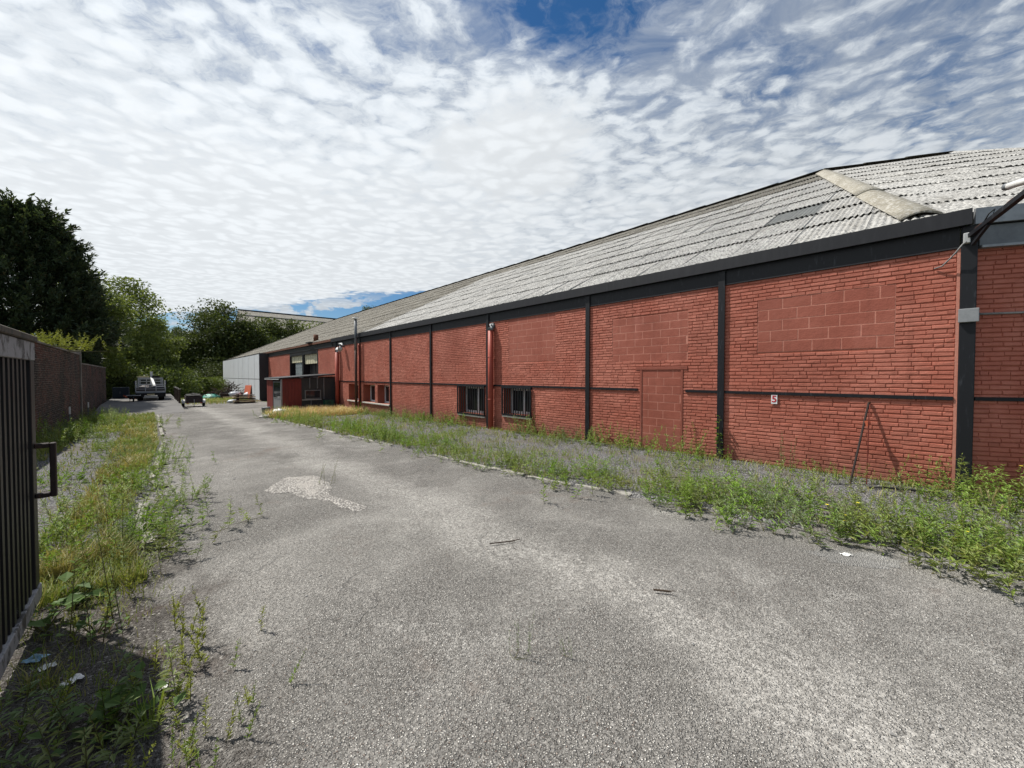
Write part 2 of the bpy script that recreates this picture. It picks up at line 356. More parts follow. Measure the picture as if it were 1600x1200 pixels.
def gravel(name, lo, hi, scale, dirt):
    t = NT(name)
    v = t.vor(scale); s = t.N('ShaderNodeSeparateColor'); t.L(v['Color'], s.inputs[0])
    c = t.mix(s.outputs[0], lo, hi)
    c = t.mix(t.ss(v['Distance'], .35, .7, 0, .85), c, tuple(x * .35 for x in lo))
    c = t.mix(t.ss(t.noise(1.1, 6, .7, .4), .45, .66, 0, .75), c, dirt)
    h = t.M('ADD', t.ss(v['Distance'], .05, .7, 1, 0), s.outputs[1])
    return t.end(c, .95, t.bump(h, 1.0, .02), 0, .15)
M['gravel'] = gravel('grey_crushed_gravel', (.14, .14, .145), (.34, .335, .33), 34, (.15, .13, .105))
M['dirt'] = gravel('dark_littered_soil', (.075, .069, .063), (.21, .20, .185), 48, (.075, .058, .048))
M['patch'] = gravel('exposed_pale_base_stones', (.30, .285, .265), (.58, .55, .51), 30, (.46, .43, .395))
M['patch2'] = gravel('pale_cement_spill', (.36, .35, .33), (.56, .545, .52), 90, (.48, .47, .45))
M['field'] = paint('rough_grass_ground', (.06, .075, .03), (.10, .09, .05), .95, .5)
M['stone'] = paint('loose_stone', (.25, .245, .235), (.42, .41, .39), .9, 40, .45, .55)
def leafmat(name, a, b, c=None, trans=.3, cr=.85):
    t = NT(name); r = t.rand_island(); o = t.obj_rand()
    cc = t.mix(r, a, b)
    if c: cc = t.mix(t.ss(r, cr, cr + .02), cc, c)
    cc = t.mix(t.M('MULTIPLY', o, .35), cc, tuple(x * .65 for x in a))
    if 'weed' in name: cc = t.mix(t.ss(t.noise(.9, 3, .6, 0, t.vec((1, 1, 0), (0, 0, 0), (7, 3, 0))), .46, .66, 0, .6), cc, (.27, .27, .085))
    cc = t.mix(t.ss(t.noise(1.1, 3, .6), .4, .7, 0, .4), cc, tuple(x * 1.25 for x in b))
    d = t.N('ShaderNodeBsdfPrincipled'); t.set(d.inputs['Base Color'], cc); d.inputs['Roughness'].default_value = .55; d.inputs['Specular IOR Level'].default_value = .25
    tr = t.N('ShaderNodeBsdfTranslucent'); t.set(tr.inputs[0], t.mix(1.0, cc, (1.15, 1.1, .55), 'MULTIPLY'))
    m = t.N('ShaderNodeMixShader'); m.inputs[0].default_value = trans; t.L(d.outputs[0], m.inputs[1]); t.L(tr.outputs[0], m.inputs[2])
    t.L(m.outputs[0], t.out.inputs[0]); return t.m
M['leaf_weed'] = leafmat('weed_leaf_green', (0.142, 0.236, 0.041), (0.224, 0.319, 0.071), (.27, .25, .08))
M['leaf_fresh'] = leafmat('weed_leaf_fresh', (0.153, 0.277, 0.035), (0.236, 0.378, 0.059), None)
M['leaf_grey'] = leafmat('weed_leaf_greygreen', (0.153, 0.224, 0.094), (0.224, 0.295, 0.142), None)
M['leaf_broad'] = leafmat('broad_leaf', (.07, .13, .03), (.11, .18, .05), None)
M['leaf_yellow'] = leafmat('yellow_green_leaf', (.22, .26, .04), (.30, .33, .07), None)
M['leaf_straw'] = leafmat('dry_straw', (.55, .44, .20), (.68, .58, .32), (.48, .28, .17), .25, .75)
M['grass'] = leafmat('grass_blade', (0.165, 0.236, 0.047), (0.283, 0.319, 0.083), (.42, .37, .18), .3, .68)
M['grass_dry'] = leafmat('tawny_grass_blade', (.30, .27, .10), (.42, .36, .17), (.17, .21, .06), .3, .7)
M['flower'] = paint('yellow_petal', (.72, .60, .04), None, .6)
M['flower_white'] = paint('white_petal', (.7, .7, .66), None, .6)
M['ear'] = leafmat('barley_ear', (.42, .38, .20), (.52, .47, .26), None)
M['stem'] = paint('weed_stem', (.10, .11, .035), (.12, .06, .035), .7, 20)
M['conifer'] = leafmat('dark_conifer_spray', (.034, .054, .030), (.064, .090, .046), (.09, .075, .04), .28, .94)
M['leaf_ash'] = leafmat('tree_leaf_ash', (.095, .135, .036), (.15, .185, .058), None, .42)
M['leaf_dark'] = leafmat('tree_leaf_dark', (.050, .072, .022), (.085, .112, .034), None, .3)
M['leaf_blue'] = leafmat('tree_leaf_bluegreen', (.07, .105, .068), (.11, .145, .095), None, .3)
M['leaf_bush'] = leafmat('bush_leaf', (.085, .125, .030), (.14, .18, .05), None, .32)
M['bark'] = paint('tree_bark', (.07, .055, .04), (.04, .032, .025), .9, 4, .4, .6, .8, 20, 0, .2, .02)

# ------------------------------------------------------------------ object helpers
def tag(o, label=None, cat=None, group=None, kind=None):
    if label: o['label'] = label
    if cat: o['category'] = cat
    if group: o['group'] = group
    if kind: o['kind'] = kind
    return o
def empty(name, label=None, cat=None, loc=(0, 0, 0), rz=0, group=None, kind=None):
    o = bpy.data.objects.new(name, None); o.empty_display_size = .2; col.objects.link(o)
    o.location = loc; o.rotation_euler = (0, 0, rz); return tag(o, label, cat, group, kind)
def link(name, me, parent=None, loc=None, rz=None):
    o = bpy.data.objects.new(name, me); col.objects.link(o)
    if parent: o.parent = parent
    if loc is not None: o.location = loc
    if rz is not None: o.rotation_euler = (0, 0, rz)
    return o
class MB:
    def __init__(s): s.v = []; s.f = []
    def add(s, vs, fs):
        b = len(s.v); s.v += [tuple(p) for p in vs]; s.f += [tuple(b + i for i in f) for f in fs]; return s
    def box(s, x0, x1, y0, y1, z0, z1):
        vs = [(x, y, z) for z in (z0, z1) for y in (y0, y1) for x in (x0, x1)]
        return s.add(vs, [(0, 2, 3, 1), (4, 5, 7, 6), (0, 1, 5, 4), (2, 6, 7, 3), (0, 4, 6, 2), (1, 3, 7, 5)])
    def bar(s, a, b, w, h=None, up=Vector((0, 0, 1))):
        a, b = Vector(a), Vector(b); h = h or w; d = (b - a).normalized()
        if abs(d.dot(up)) > .99: up = Vector((0, 1, 0))
        r = d.cross(up).normalized(); u = r.cross(d).normalized()
        vs = [p + r * (i * w / 2) + u * (j * h / 2) for p in (a, b) for (i, j) in ((-1, -1), (1, -1), (1, 1), (-1, 1))]
        return s.add(vs, [(0, 1, 2, 3), (7, 6, 5, 4), (0, 4, 5, 1), (1, 5, 6, 2), (2, 6, 7, 3), (3, 7, 4, 0)])
    def tube(s, pts, rad, n=8, cap=True):
        pts = [Vector(p) for p in pts]; k = len(pts)
        if not isinstance(rad, (list, tuple)): rad = [rad] * k
        vs = []; fs = []
        for i, p in enumerate(pts):
            d = (pts[min(i + 1, k - 1)] - pts[max(i - 1, 0)])
            d = d.normalized() if d.length > 1e-9 else Vector((0, 0, 1))
            up = Vector((0, 0, 1)) if abs(d.z) < .95 else Vector((0, 1, 0))
            r = d.cross(up).normalized(); u = r.cross(d)
            for j in range(n):
                a = 2 * math.pi * j / n; vs.append(p + (r * math.cos(a) + u * math.sin(a)) * rad[i])
        for i in range(k - 1):
            for j in range(n): fs.append((i * n + j, i * n + (j + 1) % n, (i + 1) * n + (j + 1) % n, (i + 1) * n + j))
        if cap: fs.append(tuple(range(n - 1, -1, -1))); fs.append(tuple((k - 1) * n + j for j in range(n)))
        return s.add(vs, fs)
    def lump(s, c, rx, ry, rz, seed=0, n=10, m=6, jit=.2):
        r_ = random.Random(seed); vs = []; fs = []
        for i in range(m + 1):
            th = math.pi * i / m
            for j in range(n):
                a = 2 * math.pi * j / n; q = 1 + (r_.random() - .5) * 2 * jit
                vs.append((c[0] + rx * q * math.sin(th) * math.cos(a), c[1] + ry * q * math.sin(th) * math.sin(a), c[2] + rz * q * math.cos(th)))
        for i in range(m):
            for j in range(n): fs.append((i * n + j, (i + 1) * n + j, (i + 1) * n + (j + 1) % n, i * n + (j + 1) % n))
        return s.add(vs, fs)
    def mesh(s, name, mat, smooth=False):
        me = bpy.data.meshes.new(name); me.from_pydata(s.v, [], s.f); me.materials.append(mat)
        if smooth:
            for p in me.polygons: p.use_smooth = True
        me.update(); return me
    def build(s, name, mat, parent=None, smooth=False, loc=None, bevel=0):
        me = s.mesh(name, mat, smooth)
        if bevel:
            bm = bmesh.new(); bm.from_mesh(me)
            bmesh.ops.bevel(bm, geom=list(bm.edges), offset=bevel, segments=1, affect='EDGES', clamp_overlap=True)
            bm.to_mesh(me); bm.free()
        return link(name, me, parent, loc)
def fix_normals(me):
    bm = bmesh.new(); bm.from_mesh(me); bmesh.ops.recalc_face_normals(bm, faces=bm.faces); bm.to_mesh(me); bm.free()
def np_mesh(name, V, F, mat, smooth=False):
    """V (n,3), F (m,k) with k = 3 or 4"""
    V = np.asarray(V, dtype=np.float32); F = np.asarray(F, dtype=np.int32)
    me = bpy.data.meshes.new(name); k = F.shape[1]
    me.vertices.add(len(V)); me.vertices.foreach_set('co', V.ravel())
    me.loops.add(F.size); me.loops.foreach_set('vertex_index', F.ravel())
    me.polygons.add(len(F)); me.polygons.foreach_set('loop_start', np.arange(0, F.size, k, dtype=np.int32))
    try: me.polygons.foreach_set('loop_total', np.full(len(F), k, dtype=np.int32))
    except Exception: pass
    me.polygons.foreach_set('use_smooth', np.full(len(F), bool(smooth), dtype=bool))
    me.materials.append(mat); me.update(calc_edges=True); me.validate(); return me

# ------------------------------------------------------------------ ground, drive, verges
KR = [(-14, 3.0), (-3, 3.1), (-.25, 3.31), (2.1, 3.5), (5.54, 4.0), (12.3, 4.17), (22, 4.55), (23.4, 4.75), (24.5, 4.4), (26.0, 3.5), (30.4, 3.5), (31, .9), (75, .9)]
KL = [(-14, 8.6), (3.7, 8.65), (7, 9.0), (10, 8.85), (15.4, 8.6), (31, 8.6), (60, 8.6)]
def interp(tab, u):
    return float(np.interp(u, [a for a, b in tab], [b for a, b in tab]))
def sheet(name, us, wlo, whi, nw, zoff, mat, wob=0.0, kind='structure'):
    V = []; F = []
    r_ = random.Random(hash(name) % 999 if False else len(name) * 13)
    for i, u in enumerate(us):
        a, b = wlo(u), whi(u)
        if wob:
            a += wob * mnoise.noise(Vector((u * 1.9, 3.1, 0))) + wob * .5 * mnoise.noise(Vector((u * 6, 8.1, 0)))
            b += wob * mnoise.noise(Vector((u * 1.7, 7.7, 2))) + wob * .6 * mnoise.noise(Vector((u * 7, 1.7, 5)))
        for j in range(nw + 1):
            w = a + (b - a) * j / nw
            V.append((-u, -w, g(-u, -w) + zoff(u, w)))
    n = nw + 1
    for i in range(len(us) - 1):
        for j in range(nw): F.append((i * n + j, i * n + j + 1, (i + 1) * n + j + 1, (i + 1) * n + j))
    me = np_mesh(name, V, F, mat, True); fix_normals(me)
    if me.polygons[0].normal.z < 0: me.flip_normals()
    return tag(link(name, me), kind=kind)
def fr(a, b, st): return list(np.arange(a, b + st * .5, st))
us_far = sorted(set([-260, -120, -60, -30, -15] + fr(-12, 60, 2) + [70, 85, 110, 160, 260, 420]))
sheet('ground', us_far, lambda u: -260, lambda u: 300, 60, lambda u, w: -.045, M['field'])
def dz(u, w): return .010 * math.sin(u * .9 + w * 1.3) * math.sin(w * .8 + 1) * 0.8
sheet('asphalt_drive', fr(-12, -1, .35) + fr(-.8, 8, .07) + fr(8.3, 75, .35), lambda u: interp(KR, u) + .02, lambda u: interp(KL, u) - .01 if u > 5.75 else 11.8, 40, lambda u, w: dz(u, w), M['asphalt'], .34)
sheet('gravel_strip', fr(-12, 30, .5), lambda u: -.3, lambda u: interp(KR, u) + .4, 28, lambda u, w: (-.03 if w > interp(KR, u) - .02 else .012) + .012 * math.sin(u * 3 + w * 5) * math.sin(w * 4), M['gravel'])
sheet('gravel_verge', fr(5.6, 34, .5), lambda u: interp(KL, u) - .4, lambda u: 11.8, 24, lambda u, w: (-.03 if w < interp(KL, u) + .02 else .012) + .015 * math.sin(u * 2.3 + w * 5) * math.sin(w * 4), M['gravel'])
# ramp to the raised part of the yard
def rz_(u): return (g(-31.5) + .01) + (-.2 - (g(-31.5) + .01)) * min(1, max(0, (u - 31.5) / 5.5))
def ramp():
    V = []; F = []; us = fr(31.5, 70, .5)
    ws = [7.3, 7.32, 8, 9, 10, 11.3]
    for u in us:
        for j, w in enumerate(ws):
            z = rz_(u) if j else g(-u) - .1
            V.append((-u, -w, z))
    n = len(ws)
    for i in range(len(us) - 1):
        for j in range(n - 1): F.append((i * n + j, i * n + j + 1, (i + 1) * n + j + 1, (i + 1) * n + j))
    me = np_mesh('ramp', V, F, M['concrete']); fix_normals(me)
    tag(link('ramp', me), kind='structure')
ramp()
# worn-through patches in the drive
def patch(name, pts, mat, z=.008):
    P = [gnd(*p) for p in pts]; c = sum(P, Vector()) / len(P)
    r_ = random.Random(3); vs = [c + Vector((0, 0, z))]
    m = len(P); per = []
    for i in range(m):
        a, b = P[i], P[(i + 1) % m]
        for k in range(5):
            q = a.lerp(b, k / 5); per.append(q + Vector((r_.uniform(-.05, .05), r_.uniform(-.05, .05), z)))
    vs += per
    # finer rings so that the sheet follows the drive
    n = len(per); V = []; F = []
    for ring in range(6):
        t_ = 1 - ring / 6
        for q in per:
            p = c.lerp(q, t_); p.z = g(p.x, p.y) + dz(-p.x, -p.y) + z - (.006 if ring == 0 else 0); V.append(p)
    V.append(Vector((c.x, c.y, g(c.x) + dz(-c.x, -c.y) + z)))
    for ring in range(5):
        for i in range(n): F.append((ring * n + i, ring * n + (i + 1) % n, (ring + 1) * n + (i + 1) % n, (ring + 1) * n + i))
    for i in range(n): F.append((5 * n + i, 5 * n + (i + 1) % n, 6 * n, 6 * n))
    me = bpy.data.meshes.new(name); me.from_pydata([tuple(v) for v in V], [], [f if f[2] != f[3] else f[:3] for f in F]); me.materials.append(mat)
    fix_normals(me)
    return tag(link(name, me), kind='structure')
patch('worn_patch', [(411, 768), (448, 745), (497, 743), (512, 757), (520, 776), (569, 793), (556, 799), (505, 783), (455, 772)], M['patch'])
PATCH_Z = 0
patch('worn_patch', [(1255, 862), (1300, 858), (1380, 868), (1420, 880), (1385, 888), (1320, 886)], M['patch2'])

# kerb edging stones
def kerb_line(name, tab, u0, u1, skip, h):
    root = empty(name, kind='structure')
    u = u0; r_ = random.Random(5); i = 0
    meshes = []
    for k in range(6):
        b = MB().box(-.46, .46, -.05, .05, -.12, 0)
        me = b.mesh('kerb_stone', M['kerb']); bm = bmesh.new(); bm.from_mesh(me)
        bmesh.ops.bevel(bm, geom=list(bm.edges), offset=.014, segments=1, affect='EDGES')
        for v in bm.verts: v.co += Vector((r_.uniform(-.01, .01), r_.uniform(-.008, .008), r_.uniform(-.012, .008)))
        bm.to_mesh(me); bm.free(); meshes.append(me)
    while u < u1:
        if r_.random() > skip:
            w0, w1 = interp(tab, u), interp(tab, u + .96)
            o = link('kerb_stone', meshes[i % 6], root, (-(u + .48), -(w0 + w1) / 2, g(-u - .48) + h + r_.uniform(-.012, .012)))
            o.rotation_euler = (0, R(1.06), math.atan2(w1 - w0, .96) * -1 * -1 if False else -math.atan2(-(w1 - w0), -.96) - math.pi)
            o.rotation_euler[2] = math.atan2(-(w1 - w0), -.96); i += 1
        u += .98
    return root
kerb_line('right_kerb', KR, -2.6, 23.2, .22, .022)
kerb_line('left_kerb', KL, 5.9, 29, .2, .07)

# ------------------------------------------------------------------ warehouse
WH = empty('red_brick_warehouse', 'long red painted brick warehouse with grey corrugated cement roof beside the drive', 'warehouse', (0, 0, 0))
TOP = 3.655          # top of brick
EAVE = 4.17
COLS = [1127, 919, 763, 674, 611, 563, 526]
col_x = [fac(p, 600)[0] for p in COLS]
U_END = 46.3
def rect(x0, x1, y0, y1, y=0):
    a = fac(x0, (y0 + y1) / 2)[0]; b = fac(x1, (y0 + y1) / 2)[0]; xm = (x0 + x1) / 2
    return a, b, fac(xm, y1)[1], fac(xm, y0)[1]
PATCHES = [rect(795, 868, 491, 566), rect(957, 1075, 487, 566), rect(1184, 1399, 461, 550)]
# heights read off at the left edge of each patch
PATCHES[0] = (PATCHES[0][0], PATCHES[0][1], fac(796, 566)[1], fac(796, 499)[1])
PATCHES[1] = (PATCHES[1][0], PATCHES[1][1], fac(957, 566)[1], fac(957, 500)[1])
PATCHES[2] = (PATCHES[2][0], PATCHES[2][1], fac(1184, 551)[1], fac(1184, 470)[1])
DOOR = (fac(1000, 640)[0], fac(1067, 640)[0], -.05, fac(1035, 573)[1])
WINS = [rect(718, 757, 604, 646), rect(788, 829, 607, 648)]
DEEP = [rect(545, 560, 602, 627), rect(568, 586, 602, 629), rect(590, 608, 602, 632)]
zt = max(d[3] for d in DEEP); DEEP = [(a, b, fac(590, 630)[1], zt) for a, b, c, d in DEEP]
UPPER = [(fac(453, 560)[0], fac(473.2, 560)[0], 1.3, 3.64), (fac(473.4, 560)[0], fac(497, 560)[0], 1.3, 3.64)]
OPEN = PATCHES + [DOOR] + WINS + DEEP + UPPER

def backing():
    """the mortar plane with the openings cut out, one mesh"""
    xs = sorted(set([-U_END, 0] + [v for o in OPEN for v in o[:2]] + [-k for k in range(0, 47, 4)]))
    xs = [x for x in xs if -U_END <= x <= 0]
    zs = sorted(set([-1.1, TOP] + [v for o in OPEN for v in o[2:]]))
    b = MB()
    for i in range(len(xs) - 1):
        for j in range(len(zs) - 1):
            cx, cz = (xs[i] + xs[i + 1]) / 2, (zs[j] + zs[j + 1]) / 2
            if any(o[0] < cx < o[1] and o[2] < cz < o[3] for o in OPEN): continue
            b.add([(xs[i], .0085, zs[j]), (xs[i + 1], .0085, zs[j]), (xs[i + 1], .0085, zs[j + 1]), (xs[i], .0085, zs[j + 1])], [(0, 1, 2, 3)])
    # reveals of the openings
    for o in WINS + DEEP + UPPER:
        a, c, z0, z1 = o; dpt = .40 if o not in DEEP else .50
        for q in ([(a, z0), (a, z1)], [(c, z1), (c, z0)], [(a, z1), (c, z1)], [(c, z0), (a, z0)]):
            (xa, za), (xb, zb) = q
            b.add([(xa, .0, za), (xb, .0, zb), (xb, dpt, zb), (xa, dpt, za)], [(0, 1, 2, 3)])
    # rear face and ends give the wall its thickness
    b.add([(0, .30, -1.1), (-U_END, .30, -1.1), (-U_END, .30, -.9), (0, .30, -.9)], [(0, 1, 2, 3)])
    return b.build('brick_wall', M['mortar'], WH)
wall = backing()
def brick_arrays(x0, z0, ln, ht, r_, yb=.014, yf=0.0):
    c = .010; e = r_.choice((.001, .003, .005, .007))
    y = yf - r_.uniform(0, .005); tilt = r_.uniform(-.0015, .0015); j = lambda s=.0035: r_.uniform(-s, s)
    V = [(x0, yb, z0), (x0 + ln, yb, z0), (x0 + ln, yb, z0 + ht), (x0, yb, z0 + ht),
         (x0 + e, y + tilt + j(.002), z0 + c + j()), (x0 + ln - e, y + j(.002), z0 + c + j()),
         (x0 + ln - e, y + j(.002), z0 + ht - c * .8 + j(.003)), (x0 + e, y + tilt + j(.002), z0 + ht - c * .8 + j(.003))]
    return V
BF = [(4, 5, 6, 7), (0, 1, 5, 4), (1, 2, 6, 5), (2, 3, 7, 6), (3, 0, 4, 7)]
def lay(x_lo, x_hi, z_lo, z_hi, opens, pitch=.0705, blen=.222, seed=1, grow=None):
    r_ = random.Random(seed); out = []
    k = 0; z = z_lo
    while z < z_hi - .02:
        ht = min(pitch - .008, z_hi - z)
        spans = [(x_lo, x_hi)]
        zc = z + ht / 2
        for (a, b, c, d) in opens:
            if c - .02 < zc < d + .02:
                ns = []
                for (s, e) in spans:
                    if b <= s or a >= e: ns.append((s, e)); continue
                    if a > s: ns.append((s, a))
                    if b < e: ns.append((b, e))
                spans = ns
        for (s, e) in spans:
            x = s - (k % 2) * .116 - r_.uniform(0, .03)
            while x < e - .02:
                ln = blen * r_.uniform(.9, 1.08)
                if r_.random() < .12: ln *= .5
                a, b = max(x, s), min(x + ln, e)
                if b - a > .03: out.append((a, z + r_.uniform(-.004, .004) , b - a - r_.choice((0, .002, .004, .006)), ht + r_.uniform(-.003, .003), (x >= s and x + ln <= e)))
                x += ln
        z += pitch; k += 1
    return out
def bricks_for(parent, lst, mat, n_parts, seed, keyf, name='brick'):
    r_ = random.Random(seed)
    full = sorted([q for q in lst if q[4] and q[2] > .17], key=keyf)[:n_parts] if n_parts else []
    fs = set(full)
    variants = []
    for k in range(24 if n_parts else 0):
        me = bpy.data.meshes.new(name); me.from_pydata(brick_arrays(-.104, -.03, .208, .06, r_), [], BF); me.materials.append(mat); variants.append(me)
    for q in full:
        o = link(name, variants[r_.randrange(24)], parent, (q[0] + q[2] / 2, 0, q[1] + q[3] / 2))
        o.scale = (q[2] / .208, 1, q[3] / .06)
    V = []; F = []
    for q in lst:
        if q in fs: continue
        b = len(V); V += brick_arrays(q[0], q[1], q[2], q[3], r_); F += [tuple(b + i for i in f) for f in BF]
    o = link('brickwork', np_mesh('brickwork', V, F, mat), parent); o['kind'] = 'stuff'
    return o
bl = []
edges = [0.0] + col_x + [-U_END]
for i in range(len(edges) - 1):
    x_hi, x_lo = edges[i], edges[i + 1]
    zb = math.floor((g(x_lo) - .12) / .0705) * .0705
    pad = .06
    bl += lay(x_lo + (pad if i < len(edges) - 2 else 0), x_hi - (pad if i else .02), zb, TOP - .005, OPEN, seed=20 + i)
bricks_for(wall, bl, M['brick'], 300, 4, lambda q: (q[0] + q[2] / 2 - CAMX) ** 2 + CAMY ** 2 + (q[1] - 1.6) ** 2 * 1.5)

# concrete block infill of former windows and of the door
def infill(o, rows, first, seed, labels=None, bl_=.44):
    a, b, z0, z1 = o
    r_ = random.Random(seed)
    back = MB().box(a, b, .0032, .05, z0, z1).build('block_infill', M['joint'], WH)
    ph = (z1 - z0) / rows
    for r in range(rows):
        x = a - (bl_ * .5 if (r + first) % 2 else 0) - r_.uniform(0, .04)
        while x < b - .03:
            ln = bl_ * r_.uniform(.93, 1.05)
            s, e = max(x, a) + .006, min(x + ln, b) - .006
            if e - s > .03:
                hy = r_.uniform(.0, .0025); zz0, zz1 = z0 + r * ph + .006, z0 + (r + 1) * ph - .006
                c = .003
                me = bpy.data.meshes.new('block')
                me.from_pydata([(s, .03, zz0), (e, .03, zz0), (e, .03, zz1), (s, .03, zz1), (s + c, hy, zz0 + c), (e - c, hy, zz0 + c), (e - c, hy, zz1 - c), (s + c, hy, zz1 - c)], [], BF)
                me.materials.append(M['block']); link('block', me, back)
            x += ln
    return back
infill(PATCHES[0], 7, 0, 1); infill(PATCHES[1], 6, 1, 2); infill(PATCHES[2], 5, 0, 3)
infill((DOOR[0] + .05, DOOR[1] - .05, -.05, DOOR[3] - .07), 10, 1, 4, bl_=.40)
dfr = MB()
dfr.box(DOOR[0], DOOR[0] + .05, -.012, .04, -.05, DOOR[3] - .07); dfr.box(DOOR[1] - .05, DOOR[1], -.012, .04, -.05, DOOR[3] - .07)
dfr.box(DOOR[0] - .12, DOOR[1] + .10, -.016, .04, DOOR[3] - .07, DOOR[3])
dfr.build('door_frame', M['block'], WH, bevel=.004)

# steel columns, girt rail, beam and fascia
def hcol(x, w, z0, z1, y0=-.05):
    b = MB(); b.box(x - w / 2, x + w / 2, y0, y0 + .014, z0, z1); b.box(x - .006, x + .006, y0 + .014, .06, z0, z1)
    b.box(x - w / 2, x + w / 2, .06, .072, z0, z1); return b
for i, x in enumerate(col_x):
    hcol(x, .13, g(x) - .05, 3.955).build('column', M['black'], WH)
cb = MB(); cb.box(.015, .175, -.03, .13, g(0) - .05, 3.97); cb.build('corner_column', M['black'], WH, bevel=.008)
MB().box(-.022, .012, -.012, .13, -.05, TOP).build('corner_edging', M['joint'], WH)
GZ = 1.405
gx = [0.0] + col_x
for i in range(len(gx) - 1):
    a, b = gx[i + 1] + .07, gx[i] - (.07 if i else .03)
    segs = [(a, b)]
    if a < DOOR[0] < b: segs = [(a, DOOR[0] - .06), (DOOR[1] + .06, b)]
    for s, e in segs:
        MB().box(s, e, -.028, .02, GZ - .028, GZ + .028).build('girt_rail', M['black'], WH)
UF = 27.2
def member(name, x0, x1, y0, y1, z0, z1, mat, seg=6.1):
    x = x1
    while x > x0 + .01:
        e = max(x0, x - seg); MB().box(e + .004, x, y0, y1, z0, z1).build(name, mat, WH); x = e
member('fascia_board', -UF, .112, -.115, -.075, 3.965, EAVE + .025, M['black2'])
member('eave_soffit', -UF, .10, -.075, .05, 3.968, 3.98, M['black'], 40)
member('beam_web', -UF, .0, -.012, .05, 3.68, 3.966, M['black'], 40)
member('beam_flange', -UF, .0, -.030, .05, 3.655, 3.676, M['black2'], 6.1)
member('eave_beam', -U_END, -UF, -.04, .05, 3.66, 4.02, M['black'], 7)
member('rusty_eave_board', -72.9, -UF - .01, -.12, -.07, 4.03, 4.17, M['rust'], 5.0)

# right-hand wall turned 28 degrees, in shade
TURN = R(28)
ex, ey = math.cos(TURN), math.sin(TURN)
SW = bpy.data.objects.new('side_wall', None)
swm = MB().box(.16, 9.3, .013, .30, -.3, TOP).mesh('side_wall', M['mortar'])
SW = link('side_wall', swm, WH, (.02, 0, 0), TURN)
sb = lay(.16, 9.3, -.15, TOP - .005, [], seed=77)
bricks_for(SW, sb, M['brick'], 120, 9, lambda q: q[0] + abs(q[1] - 1.6) * .6)
MB().box(.18, 9.3, -.025, .02, GZ - .028, GZ + .028).build('girt_rail', M['black'], SW)
MB().box(.17, 9.3, -.05, .04, 3.66, 3.95).build('galvanised_beam', M['galv_dark'], SW, bevel=.004)
MB().box(.17, 9.3, -.10, .04, 3.62, 3.655).build('beam_flange', M['galv'], SW)
MB().box(.080, 9.4, -.115, -.075, 3.965, EAVE + .022).build('galvanised_fascia', M['galv'], SW)
MB().box(.135, 9.4, -.075, .05, 3.955, 3.984).build('eave_soffit', M['black'], SW)
MB().tube([(.2, -.03, 2.66), (2.0, -.03, 2.66), (9.2, -.03, 2.66)], .016, 8).build('conduit', M['cable_grey'], SW, True)

# ---- roof
PIT = math.radians(27.4); TANP = math.tan(PIT); WID = 11.5; OVER = .05; SL = (WID + OVER) / math.cos(PIT)
NROW = 9; RH = SL / NROW
rdg_z = EAVE + (WID + OVER) * TANP
def roof_frame(origin, ang):
    """columns: along eave, up the slope, out of the slope"""
    a = Vector((math.cos(ang), math.sin(ang), 0)); inn = Vector((-math.sin(ang), math.cos(ang), 0))
    s = (inn * math.cos(PIT) + Vector((0, 0, math.sin(PIT)))).normalized(); n = a.cross(s).normalized()
    m = Matrix((( a.x, s.x, n.x, origin[0]), (a.y, s.y, n.y, origin[1]), (a.z, s.z, n.z, origin[2]), (0, 0, 0, 1)))
    return m
fr1 = roof_frame((0, -OVER, EAVE), 0)
hipo = OVER * math.tan(TURN / 2)                     # eaves corner lies a little past the wall corner
c1 = Vector((-.38, -OVER, EAVE))
fr2 = roof_frame((c1.x, c1.y, c1.z), TURN)
L2 = 9.4
c2 = c1 + Vector((ex * L2, ey * L2, 0)); T3 = TURN + R(25)
fr3 = roof_frame((c2.x, c2.y, c2.z), T3)
k1, k2 = math.tan(TURN / 2), math.tan(R(12.5))
PW = .095; NW = 11; SHW = PW * NW
def sheet_variant(seed, mat):
    r_ = random.Random(seed); V = []; F = []; n = NW * 4
    lift = r_.uniform(.032, .060); ph_ = r_.uniform(0, 6); am_ = r_.uniform(.0, .016)
    for row in range(3):
        for i in range(n + 1):
            x = i * SHW / n; h = .017 * math.cos(i * math.pi / 2 + .3)
            if row == 0: V.append((x, -.02 + r_.uniform(-.022, .014) + (r_.uniform(.03, .08) if r_.random() < .16 else 0), h + lift + am_ * math.sin(x * 3.1 + ph_) - .011 + r_.uniform(-.005, .007)))
            if row == 1: V.append((x, V[i][1] - .0, h + lift + am_ * math.sin(x * 3.1 + ph_)))
            if row == 2: V.append((x, RH + .05, h + .008))
    m = n + 1
    for i in range(n):
        F.append((i, i + 1, m + i + 1, m + i)); F.append((m + i, m + i + 1, 2 * m + i + 1, 2 * m + i))
    me = bpy.data.meshes.new('roof_sheet'); me.from_pydata(V, [], F); me.materials.append(mat)
    for p in me.polygons: p.use_smooth = True
    # keep the lower edge sharp
    for e in me.edges:
        if all(m <= v < 2 * m for v in e.vertices): e.use_edge_sharp = True
    return me
SV = {k: [sheet_variant(40 + i, M[k]) for i in range(6)] for k in ('roof', 'roof_old', 'roof_new')}
def clip_mesh(me, planes):
    bm = bmesh.new(); bm.from_mesh(me)
    for co, no in planes:
        bmesh.ops.bisect_plane(bm, geom=list(bm.verts) + list(bm.edges) + list(bm.faces), plane_co=co, plane_no=no, clear_outer=True)
    out = bpy.data.meshes.new('roof_sheet'); n = len(bm.faces); bm.to_mesh(out); bm.free()
    out.materials.append(me.materials[0]); return out if n else None
